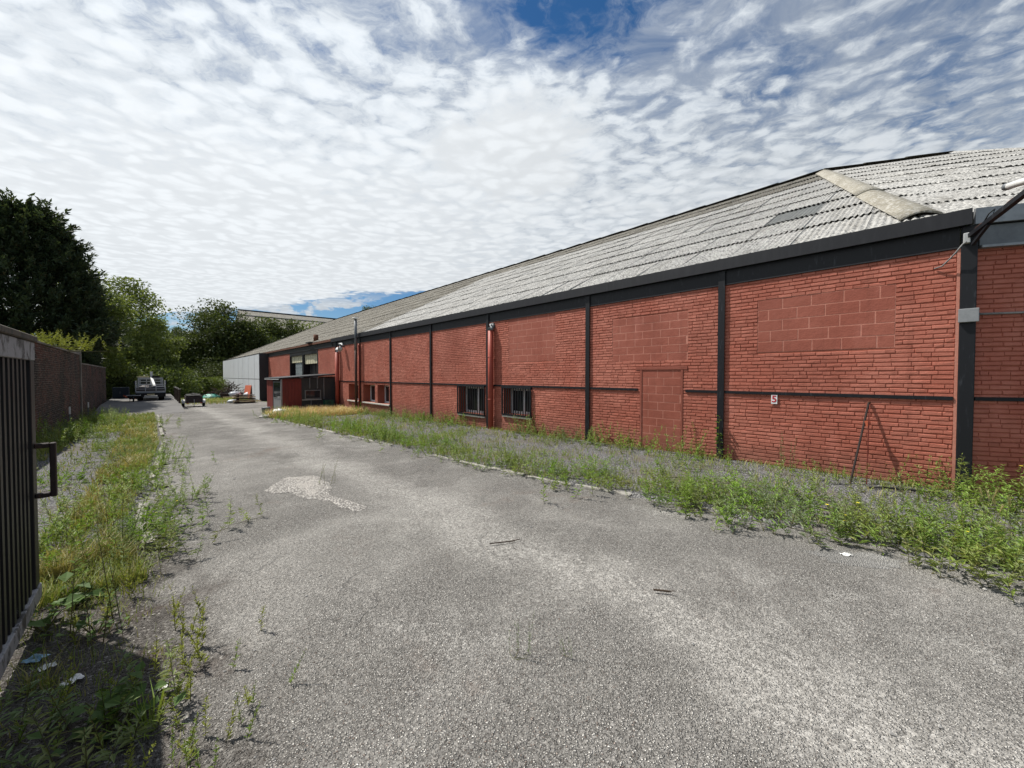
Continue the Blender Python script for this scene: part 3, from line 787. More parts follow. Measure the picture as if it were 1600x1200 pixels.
def lay_roof(name, frame, x0, x1, kl, kr, old, nparts, cam_local, plain=()):
    """a roof slope; kl, kr: how far the ends lean in per metre of plan depth"""
    base = MB(); d = WID + OVER
    dz_ = -.05
    def pt(x, s): return tuple(frame @ Vector((x, s, dz_)))
    base.add([pt(x0, 0), pt(x1, 0), pt(x1 - kr * d, SL), pt(x0 + kl * d, SL)], [(0, 1, 2, 3)])
    roof = base.build(name, M['under'], WH)
    r_ = random.Random(len(name) * 7 + 1); items = []
    cosp = math.cos(PIT)
    for row in range(NROW):
        s0 = row * RH; x = math.floor(x0 / SHW) * SHW
        off = r_.uniform(-.05, .05)
        while x < x1:
            xa, xb = x + off, x + off + SHW
            din = s0 * cosp; din2 = (s0 + RH) * cosp
            lo = min(x0 + kl * din, x0 + kl * din2); hi = max(x1 - kr * din, x1 - kr * din2)
            if xb > lo and xa < hi:
                key = 'roof_old' if old(row, xa) else 'roof'
                if (row, round(xa / SHW)) in plain: key = 'roof_new'
                me = SV[key][r_.randrange(6)]
                planes = []
                if xa < x0 + kl * din2 + .03 or xa < x0 + kl * din + .03:
                    planes.append((Vector((x0 - xa + kl * din, 0, 0)), Vector((-1, kl * cosp, 0))))
                if xb > x1 - kr * din2 - .03 or xb > x1 - kr * din - .03:
                    planes.append((Vector((x1 - xa - kr * din, 0, 0)), Vector((1, kr * cosp, 0))))
                items.append((xa, s0, me, planes))
            x += SHW
    items.sort(key=lambda q: (Vector((q[0], q[1], 0)) - cam_local).length)
    loc_stuff = {}
    for i, (xa, s0, me, planes) in enumerate(items):
        if planes:
            me = clip_mesh(me, planes)
            if me is None: continue
        jz = r_.uniform(-.002, .003); jx = r_.uniform(-.006, .006); ja = r_.uniform(-.002, .002)
        m = frame @ Matrix.Translation((xa + jx, s0, jz)) @ Matrix.Rotation(ja, 4, 'Z')
        if i < nparts:
            o = link('roof_sheet', me, roof); o.matrix_world = m
        else:
            loc_stuff.setdefault(me.materials[0].name, []).append((me, m))
    for nm, lst in loc_stuff.items():
        bm = bmesh.new()
        for me, m in lst:
            k = len(bm.verts); bm.from_mesh(me); bm.verts.ensure_lookup_table()
            for v in bm.verts[k:]: v.co = m @ v.co
        out = bpy.data.meshes.new('roof_sheeting'); bm.to_mesh(out); bm.free(); out.materials.append(bpy.data.materials[nm])
        for p in out.polygons: p.use_smooth = True
        o = link('roof_sheeting', out, roof); o['kind'] = 'stuff'
    return roof
def on_roof(px, py):
    d_ = ray(px, py); n_ = fr1.col[2].to_3d(); o_ = fr1.col[3].to_3d(); C_ = Vector((CAMX, CAMY, CAMZ)); v_ = Vector(d_[:3])
    return fr1.inverted() @ (C_ + v_ * ((o_ - C_).dot(n_) / v_.dot(n_)))
q_ = on_roof(1252, 331); PLAIN = ((int(q_.y / RH), round(q_.x / SHW - .5)),)
def old1(row, x): return row >= NROW - 2 or x < -22.9
lay_roof('roof', fr1, -73, c1.x, 1.0, k1, old1, 215, fr1.inverted() @ Vector((CAMX, CAMY, CAMZ)), plain=PLAIN)
lay_roof('side_roof', fr2, 0, L2, k1, k2, lambda r, x: False, 80, fr2.inverted() @ Vector((CAMX, CAMY, CAMZ)))
lay_roof('end_roof', fr3, 0, 14, k2, 0, lambda r, x: False, 0, Vector((0, 0, 0)))
# far hip and rear slope, seen only from elsewhere
rb = MB(); d = WID + OVER
A = Vector((-73, -OVER, EAVE)); RA = Vector((-73 + d, -OVER + d, rdg_z)); RB = fr1 @ Vector((c1.x - k1 * d, SL, 0)); RC = fr2 @ Vector((L2 - k2 * d, SL, 0)); RD = fr3 @ Vector((14, SL, 0))
rb.add([A - Vector((0, 0, .04)), RA - Vector((0, 0, .04)), (-73, 2 * d, EAVE)], [(0, 2, 1)])
rb.add([RA - Vector((0, 0, .04)), (-73, 2 * d, EAVE), (RB.x + 4, 2 * d, EAVE), RB - Vector((0, 0, .04))], [(0, 1, 2, 3)])
for P, Q in ((RB, RC), (RC, RD)):
    rb.add([P - Vector((0, 0, .04)), Q - Vector((0, 0, .04)), (Q.x - 4, Q.y + d, EAVE), (P.x - 2, P.y + d, EAVE)], [(0, 1, 2, 3)])
rb.build('rear_roof', M['roof_old'], WH)
def caps(name, a, b, r0, n_, mat, wid, seedv, drop=.0):
    a, b = Vector(a), Vector(b); r_ = random.Random(seedv)
    for k in range(n_):
        p = a.lerp(b, k / n_); q = a.lerp(b, (k + 1) / n_) + (b - a).normalized() * .12
        dd = (b - a).normalized(); side = dd.cross(Vector((0, 0, 1))).normalized(); up = side.cross(dd)
        V = []; F = []; m = 9; sg = max(2, int((q - p).length / .9))
        for j in range(sg + 1):
            c = p.lerp(q, j / sg)
            lift = .02 + .035 * (1 - j / sg) + r_.uniform(-.006, .006)
            for i in range(m):
                t_ = -1 + 2 * i / (m - 1)
                h = .17 * wid * (1 - abs(t_) ** 1.7) - .01
                V.append(c + side * t_ * wid / 2 + up * (h + lift - drop) )
        for j in range(sg):
            for i in range(m - 1): F.append((j * m + i, j * m + i + 1, (j + 1) * m + i + 1, (j + 1) * m + i))
        lo = len(V)
        for i in range(m): V.append(V[i] - up * .03)
        for i in range(m - 1): F.append((i + 1, i, lo + i, lo + i + 1))
        me = bpy.data.meshes.new(name); me.from_pydata([tuple(v) for v in V], [], F); me.materials.append(mat)
        for pl in me.polygons: pl.use_smooth = True
        link(name, me, WH)
hip_b = c1.copy(); hip_t = RB.copy()
hl = hip_b.lerp(hip_t, .30)
caps('hip_cap', hip_b.lerp(hip_t, .012), hl, .3, 1, M['cap'], .50, 3)
caps('hip_cap', hl, hip_t, .3, 1, M['cap'], .50, 4)
caps('ridge_cap', RB, RA, .2, 38, M['moss_cap'], .42, 5)
caps('ridge_cap', RB, RC, .2, 3, M['moss_cap'], .46, 6)
caps('hip_cap', RC, c2, .2, 3, M['roof'], .34, 7)
caps('hip_cap', A + Vector((0, 0, .02)), RA, .2, 9, M['roof_old'], .4, 8)
# ---- windows of the front
def barred(o, lab):
    a, b, z0, z1 = o
    f = MB(); t = .085
    f.box(a, a + t, .30, .35, z0, z1); f.box(b - t, b, .30, .35, z0, z1); f.box(a + t, b - t, .30, .35, z1 - t, z1); f.box(a + t, b - t, .30, .35, z0, z0 + t)
    mx = a + (b - a) * .52; f.box(mx - .05, mx + .05, .29, .348, z0 + t, z1 - t)
    w = f.build('window', M['plastic_white'], WH)
    MB().box(a + t, mx - .05, .32, .33, z0 + t, z1 - t).build('pane', M['glass'], w)
    MB().box(mx + .05, b - t, .32, .33, z0 + t, z1 - t).build('pane', M['glass'], w)
    h = MB().box(mx + .09, b - .11, .305, .319, z0 + .1, z1 - .12).build('blind', M['glass'], w)
    q = MB(); e = .07
    q.box(a - e, a - .02, -.075, -.04, z0 - .05, z1 + .05); q.box(b + .02, b + e, -.075, -.04, z0 - .05, z1 + .05)
    q.box(a - .02, b + .02, -.075, -.04, z1, z1 + .05); q.box(a - .02, b + .02, -.075, -.04, z0 - .05, z0)
    q.box(a - e, a - .03, -.04, .0, z1, z1 + .04); q.box(b + .03, b + e, -.04, .0, z1, z1 + .04); q.box(a - e, a - .03, -.04, .0, z0 - .04, z0); q.box(b + .03, b + e, -.04, .0, z0 - .04, z0)
    gr = q.build('security_grille', M['black'], WH)
    n = 11
    for k in range(n):
        x = a + (b - a) * (k + .5) / n
        MB().box(x - .014, x + .014, -.068, -.046, z0, z1).build('bar', M['black'], gr)
    MB().box(a - .06, b + .06, -.06, .30, z0 - .11, z0 - .055).build('sill', M['sill'], w, bevel=.005)
barred(WINS[0], ''); barred(WINS[1], '')
for o in DEEP:
    a, b, z0, z1 = o; f = MB(); t = .09
    y0, y1 = .40, .47
    f.box(a, a + t, y0, y1, z0, z1); f.box(b - t, b, y0, y1, z0, z1); f.box(a + t, b - t, y0, y1, z1 - t, z1); f.box(a + t, b - t, y0, y1, z0, z0 + t)
    w = f.build('deep_window', M['plastic_white'], WH)
    MB().box(a + t, b - t, .43, .445, z0 + t, z1 - t).build('pane', M['glass'], w)
MB().box(DEEP[0][0] - .1, DEEP[0][1] + .1, -.07, .40, DEEP[0][2] - .07, DEEP[0][2] - .002).build('sill', M['sill'], WH, bevel=.006)
MB().box(DEEP[1][0] - .1, DEEP[2][1] + .1, -.07, .40, DEEP[1][2] - .07, DEEP[1][2] - .002).build('sill', M['sill'], WH, bevel=.006)
for k, o in enumerate(UPPER):
    a, b, z0, z1 = o; t = .16
    f = MB(); f.box(a, a + t, -.02, .59, z0, z1); f.box(b - t, b, -.02, .59, z0, z1); f.box(a + t, b - t, -.02, .59, z1 - .25, z1)
    w = f.build('opening_frame', M['black'], WH)
    bz = z1 - .25 - (.55 if k == 0 else .72)
    n = 12
    for i in range(n):
        xa = a + t + .02 + (b - a - 2 * t - .04) * i / n; xb = a + t + .02 + (b - a - 2 * t - .04) * (i + 1) / n
        MB().box(xa, xb - .012, .10 + .012 * (i % 2), .125 + .012 * (i % 2), bz, z1 - .25).build('blind_slat', M['cream'], w)
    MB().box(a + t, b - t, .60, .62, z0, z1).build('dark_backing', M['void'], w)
    if k == 0:
        for i in range(3):
            MB().box(a + t + 1.0, b - t - .02, .16, .175, z0 + .1 + i * .5, z0 + .58 + i * .5).build('pane', M['grime_glass'], w)
    else:
        for i in range(7):
            x = a + t + (b - a - 2 * t) * (i + .5) / 7
            MB().box(x - .2, x + .2, .45 + .02 * (i % 2), .47 + .02 * (i % 2), z0, bz + .1).build('dark_strip', M['anth'], w)
# grey sheet section at the far end
GX0, GX1 = -73.0, -46.3
gw = MB().box(GX0, GX1, -.78, -.5, -1.3, 4.05).build('sheet_wall', M['anth'], WH)
MB().box(GX1, GX1 + .03, -.80, .0, -1.3, 4.05).build('sheet_return', M['anth'], WH)
seams = [fac(p, 580, -.8)[0] for p in (405, 397.5, 388, 379.5, 372.5, 365.5)] + [GX0]
zm = fac(404, 592.5, -.8)[1]
for i in range(6):
    b, a = seams[i], seams[i + 1]
    MB().box(a + .05, b - .05, -.80, -.78, zm + .03, 3.93).build('sheet_panel', M['grey_panel'], gw)
    MB().box(a + .05, b - .05, -.80, -.78, -.75, zm - .03).build('sheet_panel', M['grey_panel'], gw)
MB().box(GX0, GX1 + .05, -.83, -.79, -1.2, -.72).build('concrete_plinth', M['concrete'], gw)
# end and rear walls close the building
MB().box(-73, -72.8, -.5, 2 * d, -1.3, 4.1).build('end_wall', M['block'], WH)
MB().box(-73, 14, 2 * d - .3, 2 * d, -1.3, 4.1).build('rear_wall', M['block'], WH)

# drain pipes, flue, lamp and cables on the front
xp = fac(771, 600)[0]
p = MB().tube([(xp, -.13, g(xp) - .02), (xp, -.13, 1.8), (xp, -.13, 3.33)], .095, 14).build('drain_pipe', M['pipe_red'], WH, True)
MB().tube([(xp, -.13, 3.33), (xp, -.125, 3.42), (xp, -.08, 3.50), (xp, .0, 3.53)], .099, 14).build('pipe_elbow', M['galv_dark'], p, True)
for z in (.9, 2.4): MB().tube([(xp, -.13, z), (xp, -.13, z + .03)], .103, 14).build('pipe_clip', M['pipe_red'], p, True)
xp2 = fac(531, 600)[0]
p = MB().tube([(xp2, -.16, g(xp2)), (xp2, -.16, 3.25)], .12, 12).build('drain_pipe', M['pipe_red'], WH, True)
MB().tube([(xp2, -.16, 3.25), (xp2, -.15, 3.38), (xp2, -.05, 3.5)], .125, 12).build('pipe_elbow', M['steel_light'], p, True)
xf = fac(557.5, 600, -.2)[0]
fl = MB().tube([(xf, -.24, g(xf)), (xf, -.24, 4.0)], .075, 10).build('flue_pipe', M['pole'], WH, True)
MB().tube([(xf, -.24, 3.2), (xf, -.24, 5.0)], .078, 10).build('flue_top', M['galv_dark'], fl, True)
MB().tube([(xf, -.24, 5.0), (xf, -.24, 5.08)], [.13, .16], 10).build('flue_cowl', M['white'], fl, True)
xf2 = fac(562, 600)[0] + .12
MB().tube([(xf2, -.08, g(xf2)), (xf2, -.08, 3.6)], .035, 8).build('thin_pipe', M['pipe_red'], WH, True)
xl, zl = fac(538.5, 542)
lp = MB().tube([(xl, .0, zl), (xl, -.18, zl + .02)], .03, 8).build('wall_lamp', M['galv_dark'], WH, True)
MB().tube([(xl, -.14, zl + .17), (xl, -.22, zl + .12), (xl, -.28, zl - .1), (xl, -.26, zl - .3)], [.10, .17, .17, .08], 10).build('lamp_head', M['steel_light'], lp, True)
xv, zv = fac(487, 531)
MB().box(xv - .5, xv + .5, -.30, .5, 4.18, 4.26).build('roof_tray', M['black2'], WH)
MB().tube([(xv, .3, 4.3), (xv, .3, 4.85)], .17, 10).build('roof_vent', M['rust'], WH, True)
# corner: junction box, insulator, cable
MB().box(.0, .20, -.085, -.033, 2.54, 2.74).build('junction_box', M['galv'], WH, bevel=.006)
ins = MB().box(.03, .10, -.10, -.03, 3.70, 3.85).build('insulator', M['steel_light'], WH, bevel=.008)
MB().tube([(.06, -.11, 3.72), (.02, -.13, 3.68), (-.04, -.12, 3.58), (-.10, -.09, 3.50), (-.17, -.05, 3.42), (-.25, -.02, 3.40)], .010, 6).build('loose_cable', M['cable_grey'], ins, True)
# bracket pole and lamp reaching from the corner towards the street
A0 = Vector((.10, -.10, 3.80)); A1 = at(1600, 303, 4.7); dirA = (A1 - A0).normalized(); A2 = A0 + dirA * 2.6
br = empty('cable_bracket', 'black iron bracket pole with taped cable reaching out from the warehouse corner', 'bracket', A0)
MB().bar(A0, A2, .06, .06).build('arm', M['black'], br, loc=-A0)
MB().bar(A0 + Vector((.02, -.02, -.14)), A0 + dirA * .42 + Vector((0, 0, -.035)), .035, .035).build('brace', M['black'], br, loc=-A0)
cp = [A0 + dirA * t + Vector((0, 0, .035 + .015 * math.sin(t * 9))) for t in np.linspace(.05, 2.6, 14)]
MB().tube(cp, .013, 6).build('cable', M['rust'], br, True, loc=-A0)
MB().tube([A0 + dirA * .30 + Vector((0, 0, .04)), A0 + dirA * .36 + Vector((.02, -.03, .12)), A0 + dirA * .46 + Vector((.03, -.02, .13)), A0 + dirA * .5 + Vector((0, 0, .04))], .008, 6).build('cable_loop', M['cable'], br, True, loc=-A0)
B0 = at(1574, 291.5, 4.9); B1 = at(1640, 271, 4.35)
lt = empty('tube_lamp', 'white tube shaped lamp hanging above the bracket pole at the right', 'lamp', B0)
MB().tube([B0, B0.lerp(B1, .5), B1], .042, 12).build('lamp_tube', M['lamp_glass'], lt, True, loc=-B0)
MB().tube([B0 - (B1 - B0).normalized() * .02, B0 + (B1 - B0).normalized() * .035], .046, 12).build('end_cap', M['galv_dark'], lt, True, loc=-B0)
Bm = B0.lerp(B1, .85)
MB().tube([Bm, Bm + Vector((.08, -.06, -.1)), A0 + dirA * 1.75], .012, 6).build('lamp_bracket', M['black'], lt, True, loc=-B0)
# number plate 5
a, b, z0, z1 = rect(1205.5, 1215, 616.5, 631)
sg = empty('number_sign', 'small white plate with a red 5 fixed to the brick below the rail', 'sign', ((a + b) / 2, -.01, (z0 + z1) / 2))
MB().box(-(b - a) / 2, (b - a) / 2, -.016, -.002, -(z1 - z0) / 2, (z1 - z0) / 2).build('plate', M['sign_white'], sg, bevel=.002)
tx = bpy.data.curves.new('numeral', 'FONT'); tx.body = '5'; tx.size = (z1 - z0) * 1.0; tx.align_x = 'CENTER'; tx.align_y = 'CENTER'; tx.extrude = .0015; tx.offset = .003
to = bpy.data.objects.new('numeral_src', tx); col.objects.link(to)
bpy.context.view_layer.update()
dg = bpy.context.evaluated_depsgraph_get()
nm = bpy.data.meshes.new_from_object(to.evaluated_get(dg)); bpy.data.objects.remove(to)
nm.materials.clear(); nm.materials.append(M['sign_red']); nm.name = 'numeral'
no = link('numeral', nm, sg, (0, -.0185, 0)); no.rotation_euler = (R(90), 0, 0)

# ------------------------------------------------------------------ porch (lean-to shed)
SX1, SX0, SD = -26.35, -30.2, 3.22
SH = empty('porch_shed', 'low dark red clad porch with door and flat lean-to roof built against the warehouse', 'shed', (SX1, 0, g(SX1)))
def sh(b, name, mat, parent=None, bevel=0): return b.build(name, mat, parent or SH, bevel=bevel, loc=(-SX1, 0, -g(SX1)) if parent is None else None)
gz = g(-28) - .05
ro = MB().add([(SX0 - .12, -SD - .12, 1.54), (SX1 + .14, -SD - .12, 1.54), (SX1 + .14, -.06, 1.80), (SX0 - .12, -.06, 1.80), (SX0 - .12, -SD - .12, 1.62), (SX1 + .14, -SD - .12, 1.62), (SX1 + .14, -.06, 1.88), (SX0 - .12, -.06, 1.88)],
         [(0, 3, 2, 1), (4, 5, 6, 7), (0, 1, 5, 4), (1, 2, 6, 5), (2, 3, 7, 6), (3, 0, 4, 7)])
sh(ro, 'roof', M['black2'])
# side facing the camera: red boards, then dark glazed panels
y = -SD; k = 0
while y < -2.13 - .01:
    e = min(y + .182, -2.13); sh(MB().box(SX1 - .04 - .006 * (k % 2), SX1 - .006 * (k % 2), y + .006, e, gz, 1.57), 'cladding_board', M['pipe_dull']); y = e; k += 1
mul = [-2.13, -1.62, -1.12, -.78, -.06]
sh(MB().box(SX1 - .06, SX1 - .03, -2.13, -.06, gz, 1.60), 'dark_panel', M['anth'])
def w_of(px):       # distance from the wall along the side face for a photo column
    d_ = ray(px, 600); s = (SX1 - CAMX) / d_[0]; return CAMY + d_[1] * s
for px, z0, z1 in ((484, .95, 1.62), (496, .95, 1.64), (506, .25, 1.66), (486, -.3, .22), (527, gz, 1.7)):
    yy = w_of(px); sh(MB().box(SX1 - .03, SX1 + .012, yy - .03, yy + .03, z0, z1), 'mullion', M['galv_dark'])
y0, y1 = w_of(476), w_of(501.5)
fz0, fz1 = .36, .80
fb = MB(); fb.box(SX1 - .03, SX1 + .015, y0, y1, fz1, fz1 + .06); fb.box(SX1 - .03, SX1 + .015, y0, y1, fz0 - .06, fz0); fb.box(SX1 - .03, SX1 + .015, y0, y0 + .06, fz0, fz1); fb.box(SX1 - .03, SX1 + .015, y1 - .06, y1, fz0, fz1)
fw = sh(fb, 'window', M['galv_dark'])
o = MB().box(SX1 - .028, SX1 - .012, y0 + .06, y1 - .06, fz0, fz1).build('pane', M['glass'], fw)
sh(MB().box(SX1 - .03, SX1 + .06, w_of(472), y1, .235, .28), 'ledge', M['steel_light'])
# front with the door
dx0, dx1 = fac(426.5, 620, -SD)[0], fac(438.5, 620, -SD)[0]
x = SX0
for seg in ((SX0, dx0 - .02), (dx1 + .02, SX1 - .08)):
    x = seg[0]; k = 0
    while x < seg[1] - .01:
        e = min(x + .24, seg[1]); sh(MB().box(x + .006, e, -SD - .006 * (k % 2), -SD + .04, gz, 1.55), 'cladding_board', M['pipe_dull']); x = e; k += 1
sh(MB().box(SX1 - .07, SX1 + .025, -SD - .03, -SD + .05, gz, 1.56), 'corner_post', M['galv'])
df = MB(); df.box(dx0, dx0 + .07, -SD + .01, -SD + .06, gz, 1.40); df.box(dx1 - .07, dx1, -SD + .01, -SD + .06, gz, 1.40); df.box(dx0 + .07, dx1 - .07, -SD + .01, -SD + .06, 1.33, 1.40); df.box(dx0 + .07, dx1 - .07, -SD + .01, -SD + .06, .30, .38)
dr = sh(df, 'door', M['galv_dark'])
MB().box(dx0 + .07, dx1 - .07, -SD + .03, -SD + .04, .38, 1.33).build('pane', M['glass'], dr)
MB().box(dx0 + .07, dx1 - .07, -SD + .02, -SD + .045, gz, .30).build('door_panel', M['galv'], dr)
sh(MB().box(SX0, SX0 + .05, -SD, -.05, gz, 1.6), 'far_side', M['pipe_dull'])
sh(MB().box(SX0, SX1, -SD - .13, -SD - .10, 1.50, 1.56), 'roof_edge', M['steel_light'])

# ------------------------------------------------------------------ boundary wall on the left
BW_Y = -11.45
BW = empty('boundary_wall', 'old sooty brick boundary wall along the left verge', 'wall', (-20, BW_Y, g(-20)))
def bw_top(u): return 2.72 + .012 * max(0, u - 18) if u < 29.4 else 2.35
BL = [(-2, 18.6), (18.6, 29.4), (29.4, 45)]
core = MB()
for (u0, u1) in BL: core.box(-u1, -u0, BW_Y - .30, BW_Y - .012, -1.0, bw_top((u0 + u1) / 2))
core.build('wall_core', M['old_mortar'], BW, loc=(20, -BW_Y, -g(-20)))
V = []; F = []; r_ = random.Random(31)
for (u0, u1) in BL:
    zt_ = bw_top((u0 + u1) / 2)
    for q in lay(-u1, -u0, g(-u1) - .1, zt_, [], .074, .225, 60 + int(u0)):
        b = len(V)
        for (vx, vy, vz) in brick_arrays(q[0], q[1], q[2], q[3], r_): V.append((vx + 20, -vy, vz - g(-20)))
        F += [tuple(b + i for i in reversed(f)) for f in BF]
o = link('brickwork', np_mesh('brickwork', V, F, M['old_brick']), BW); o['kind'] = 'stuff'
for (u0, u1) in BL:
    u = u0
    while u < u1 - .02:
        e = min(u + .62, u1)
        zt_ = bw_top((u0 + u1) / 2)
        MB().box(-e + .01, -u, BW_Y - .34, BW_Y + .03, zt_, zt_ + .05 + r_.uniform(0, .02)).build('coping_stone', M['old_mortar'], BW, loc=(20, -BW_Y, -g(-20))); u = e
MB().box(-29.55, -29.3, BW_Y - .35, BW_Y + .06, -.6, 3.02).build('pier', M['old_mortar'], BW, loc=(20, -BW_Y, -g(-20)))
# pale marker posts against the wall
for (px, py, h, lab) in ((109, 640, .85, 'pale marker post against the sooty wall, the nearer and taller of two'), (138, 631, .8, 'pale marker post against the sooty wall, the farther and smaller of two')):
    d_ = ray(px, py); s = (BW_Y + .12 - CAMY) / d_[1]; X = CAMX + d_[0] * s
    m = empty('marker_post', lab, 'post', (X, BW_Y + .12, g(X)), 0, 'pale posts against the left wall')
    MB().box(-.02, .02, -.02, .02, -.02, .55).build('shaft', M['galv_dark'], m)
    MB().box(-.024, .024, -.024, .024, .55, .55 + h * .36).build('white_top', M['white'], m)

# ------------------------------------------------------------------ gate
GY = -9.506
GT = empty('steel_gate', 'open black barred steel gate with flaking white rails at the left edge', 'gate', (-4.8, GY, 0))
def gt(b, name, mat, parent=GT, bevel=0, sm=False): return b.build(name, mat, parent, sm, loc=(4.8, -GY, 0), bevel=bevel)
gt(MB().box(-4.80, -1.2, GY - .035, GY + .035, 1.86, 1.99), 'top_rail', M['gate_white'], bevel=.004)
gt(MB().box(-4.80, -1.2, GY - .06, GY + .05, 1.992, 2.035), 'top_cap', M['gate_cap'], bevel=.006)
gt(MB().box(-4.80, -1.2, GY - .035, GY + .040, .125, .225), 'bottom_rail', M['gate_white'], bevel=.004)
gt(MB().box(-4.80, -4.68, GY - .03, GY + .03, .226, 1.858), 'end_stile', M['gate_black'], bevel=.004)
x = -4.57; i = 0
while x < -1.25:
    o = gt(MB().box(x - .023, x + .023, GY - .023, GY + .023, .226, 1.858), 'bar', M['gate_black']); x += .105
# pull handle
hz0, hz1 = 1.75 - 188 * 2.83 / 600, 1.75 - 104 * 2.83 / 600
hb = MB(); hx = -4.74
hb.box(hx - .02, hx + .02, GY + .03, GY + .100, hz1 - .035, hz1); hb.box(hx - .02, hx + .02, GY + .03, GY + .100, hz0, hz0 + .035)
hb.box(hx - .02, hx + .02, GY + .100, GY + .132, hz0, hz1)
gt(hb, 'handle', M['rust_bar'], bevel=.005)
gt(MB().box(-1.2, -1.05, GY - .08, GY + .08, .02, 2.1), 'hinge_post', M['gate_black'])

# ------------------------------------------------------------------ truck, trailer, railing, scrap
def tyre(cx, cy, cz, r, w, parent, ax='y'):
    v = MB(); pts = []
    n = 20; prof = [(-w / 2, r * .62), (-w / 2, r * .92), (-w * .36, r), (w * .36, r), (w / 2, r * .92), (w / 2, r * .62)]
    vs = []; fs = []
    for i in range(n):
        a = 2 * math.pi * i / n
        for (o, rr) in prof:
            vs.append((cx + rr * math.cos(a), cy + o, cz + rr * math.sin(a)) if ax == 'y' else (cx + o, cy + rr * math.cos(a), cz + rr * math.sin(a)))
    m = len(prof)
    for i in range(n):
        for j in range(m - 1): fs.append((i * m + j, i * m + j + 1, ((i + 1) % n) * m + j + 1, ((i + 1) % n) * m + j))
    v.add(vs, fs); w_ = v.build('wheel', M['rubber'], parent)
    fix_normals(w_.data)
    h = MB(); 
    if ax == 'y': h.tube([(cx, cy - w * .42, cz), (cx, cy + w * .42, cz)], r * .6, 12)
    else: h.tube([(cx - w * .42, cy, cz), (cx + w * .42, cy, cz)], r * .6, 12)
    h.build('rim', M['truck_grey'], w_)
    return w_
tp = at(236, 626, 30.0)
TK = empty('flatbed_truck', 'grey flatbed truck with a white crane post parked on the ramp, seen from behind', 'truck', (tp.x, tp.y, rz_(-tp.x)))
def tk(b, name, mat, parent=TK, **k): return b.build(name, mat, parent, **k)
# local: +x is the rear (towards the camera), width along y
W2 = .86
tk(MB().box(-3.1, 0, -W2, W2, .60, .70), 'bed', M['truck_grey'])
tk(MB().box(-4.9, -.15, -.42, .42, .40, .58), 'chassis', M['truck_dark'])
tk(MB().box(-.04, -.01, -W2, W2, .72, 1.0), 'tailboard', M['trailer'])
for zz in (.72, .90, 1.06, 1.22): tk(MB().box(-.01, .02, -W2, W2, zz, zz + .035), 'tail_rail', M['steel_light'])
for yy in (-.84, -.3, .3, .84): tk(MB().box(-.012, .018, yy - .02, yy + .02, .70, 1.26), 'tail_upright', M['steel_light'])
for s in (-1, 1):
    tk(MB().box(-3.05, -.06, s * W2 - .02, s * W2 + .02, .72, 1.04), 'side_board', M['truck_grey'])
    tyre(-.75, s * .62, .30, .30, .34, TK); tyre(-4.3, s * .70, .31, .31, .22, TK)
    tk(MB().box(.0, .03, s * .72 - .09, s * .72 + .09, .50, .58), 'tail_lamp', M['sign_red'])
    tk(MB().box(-.08, .04, s * .62 - .24, s * .62 + .24, .28, .60), 'mud_flap', M['rubber'])
tk(MB().box(-.05, .03, -.5, .5, .42, .50), 'bumper', M['truck_dark'])
tk(MB().box(.03, .04, -.22, .22, .44, .53), 'number_plate', M['yellow'])
hf = MB()
for yy in (-.74, -.25, .25, .74): hf.box(-3.10, -3.05, yy - .025, yy + .025, .70, 1.72)
for zz in (1.2, 1.45, 1.70): hf.box(-3.10, -3.05, -.76, .76, zz, zz + .05)
tk(hf, 'headboard', M['steel_light'])
for s in (-1, 1):
    lf = MB(); 
    for zz in (1.1, 1.3, 1.5): lf.box(-2.9, -.4, s * W2 - .015, s * W2 + .015, zz, zz + .035)
    for xx in (-2.9, -1.6, -.4): lf.box(xx, xx + .04, s * W2 - .016, s * W2 + .016, 1.04, 1.54)
    tk(lf, 'ladder_rack', M['steel_light'])
cab = MB(); cab.add([(-3.3, -.84, .45), (-5.1, -.84, .45), (-5.2, -.84, 1.1), (-4.75, -.78, 1.78), (-3.3, -.78, 1.80), (-3.3, .84, .45), (-5.1, .84, .45), (-5.2, .84, 1.1), (-4.75, .78, 1.78), (-3.3, .78, 1.80)],
   [(0, 1, 2, 3, 4), (9, 8, 7, 6, 5), (0, 5, 6, 1), (1, 6, 7, 2), (2, 7, 8, 3), (3, 8, 9, 4), (4, 9, 5, 0)])
cabo = tk(cab, 'cab', M['truck_grey'])
MB().box(-3.298, -3.285, -.6, .6, 1.15, 1.62).build('rear_window', M['glass'], cabo)
for s in (-1, 1): MB().box(-4.6, -4.45, s * .98 - .07, s * .98 + .07, 1.15, 1.5).build('wing_mirror', M['rubber'], cabo)
MB().box(-4.0, -3.7, -.80, -.10, 1.80, 1.90).build('light_bar', M['yellow'], cabo)
cr = MB(); cr.bar((-2.6, .05, .7), (-2.6, .05, 2.3), .16, .16); tk(cr, 'crane_post', M['white'])
tk(MB().bar((-2.55, .05, 1.75), (-.7, .22, 1.10), .14, .16), 'crane_arm', M['white'])
tk(MB().box(-2.75, -2.3, .1, .55, 1.78, 1.95), 'crane_motor', M['rubber'])
tk(MB().tube([(-.7, .22, 1.1), (-.6, .2, .9), (-.55, .1, .8)], .04, 6), 'crane_hook', M['rust'])
# scrap on the bed
tk(MB().lump((-.9, -.1, .86), .75, .65, .30, 3, jit=.4), 'scrap_load', M['trailer'])
tk(MB().box(-1.6, -.4, .1, .78, .9, 1.1), 'load_crate', M['blue_dark'])

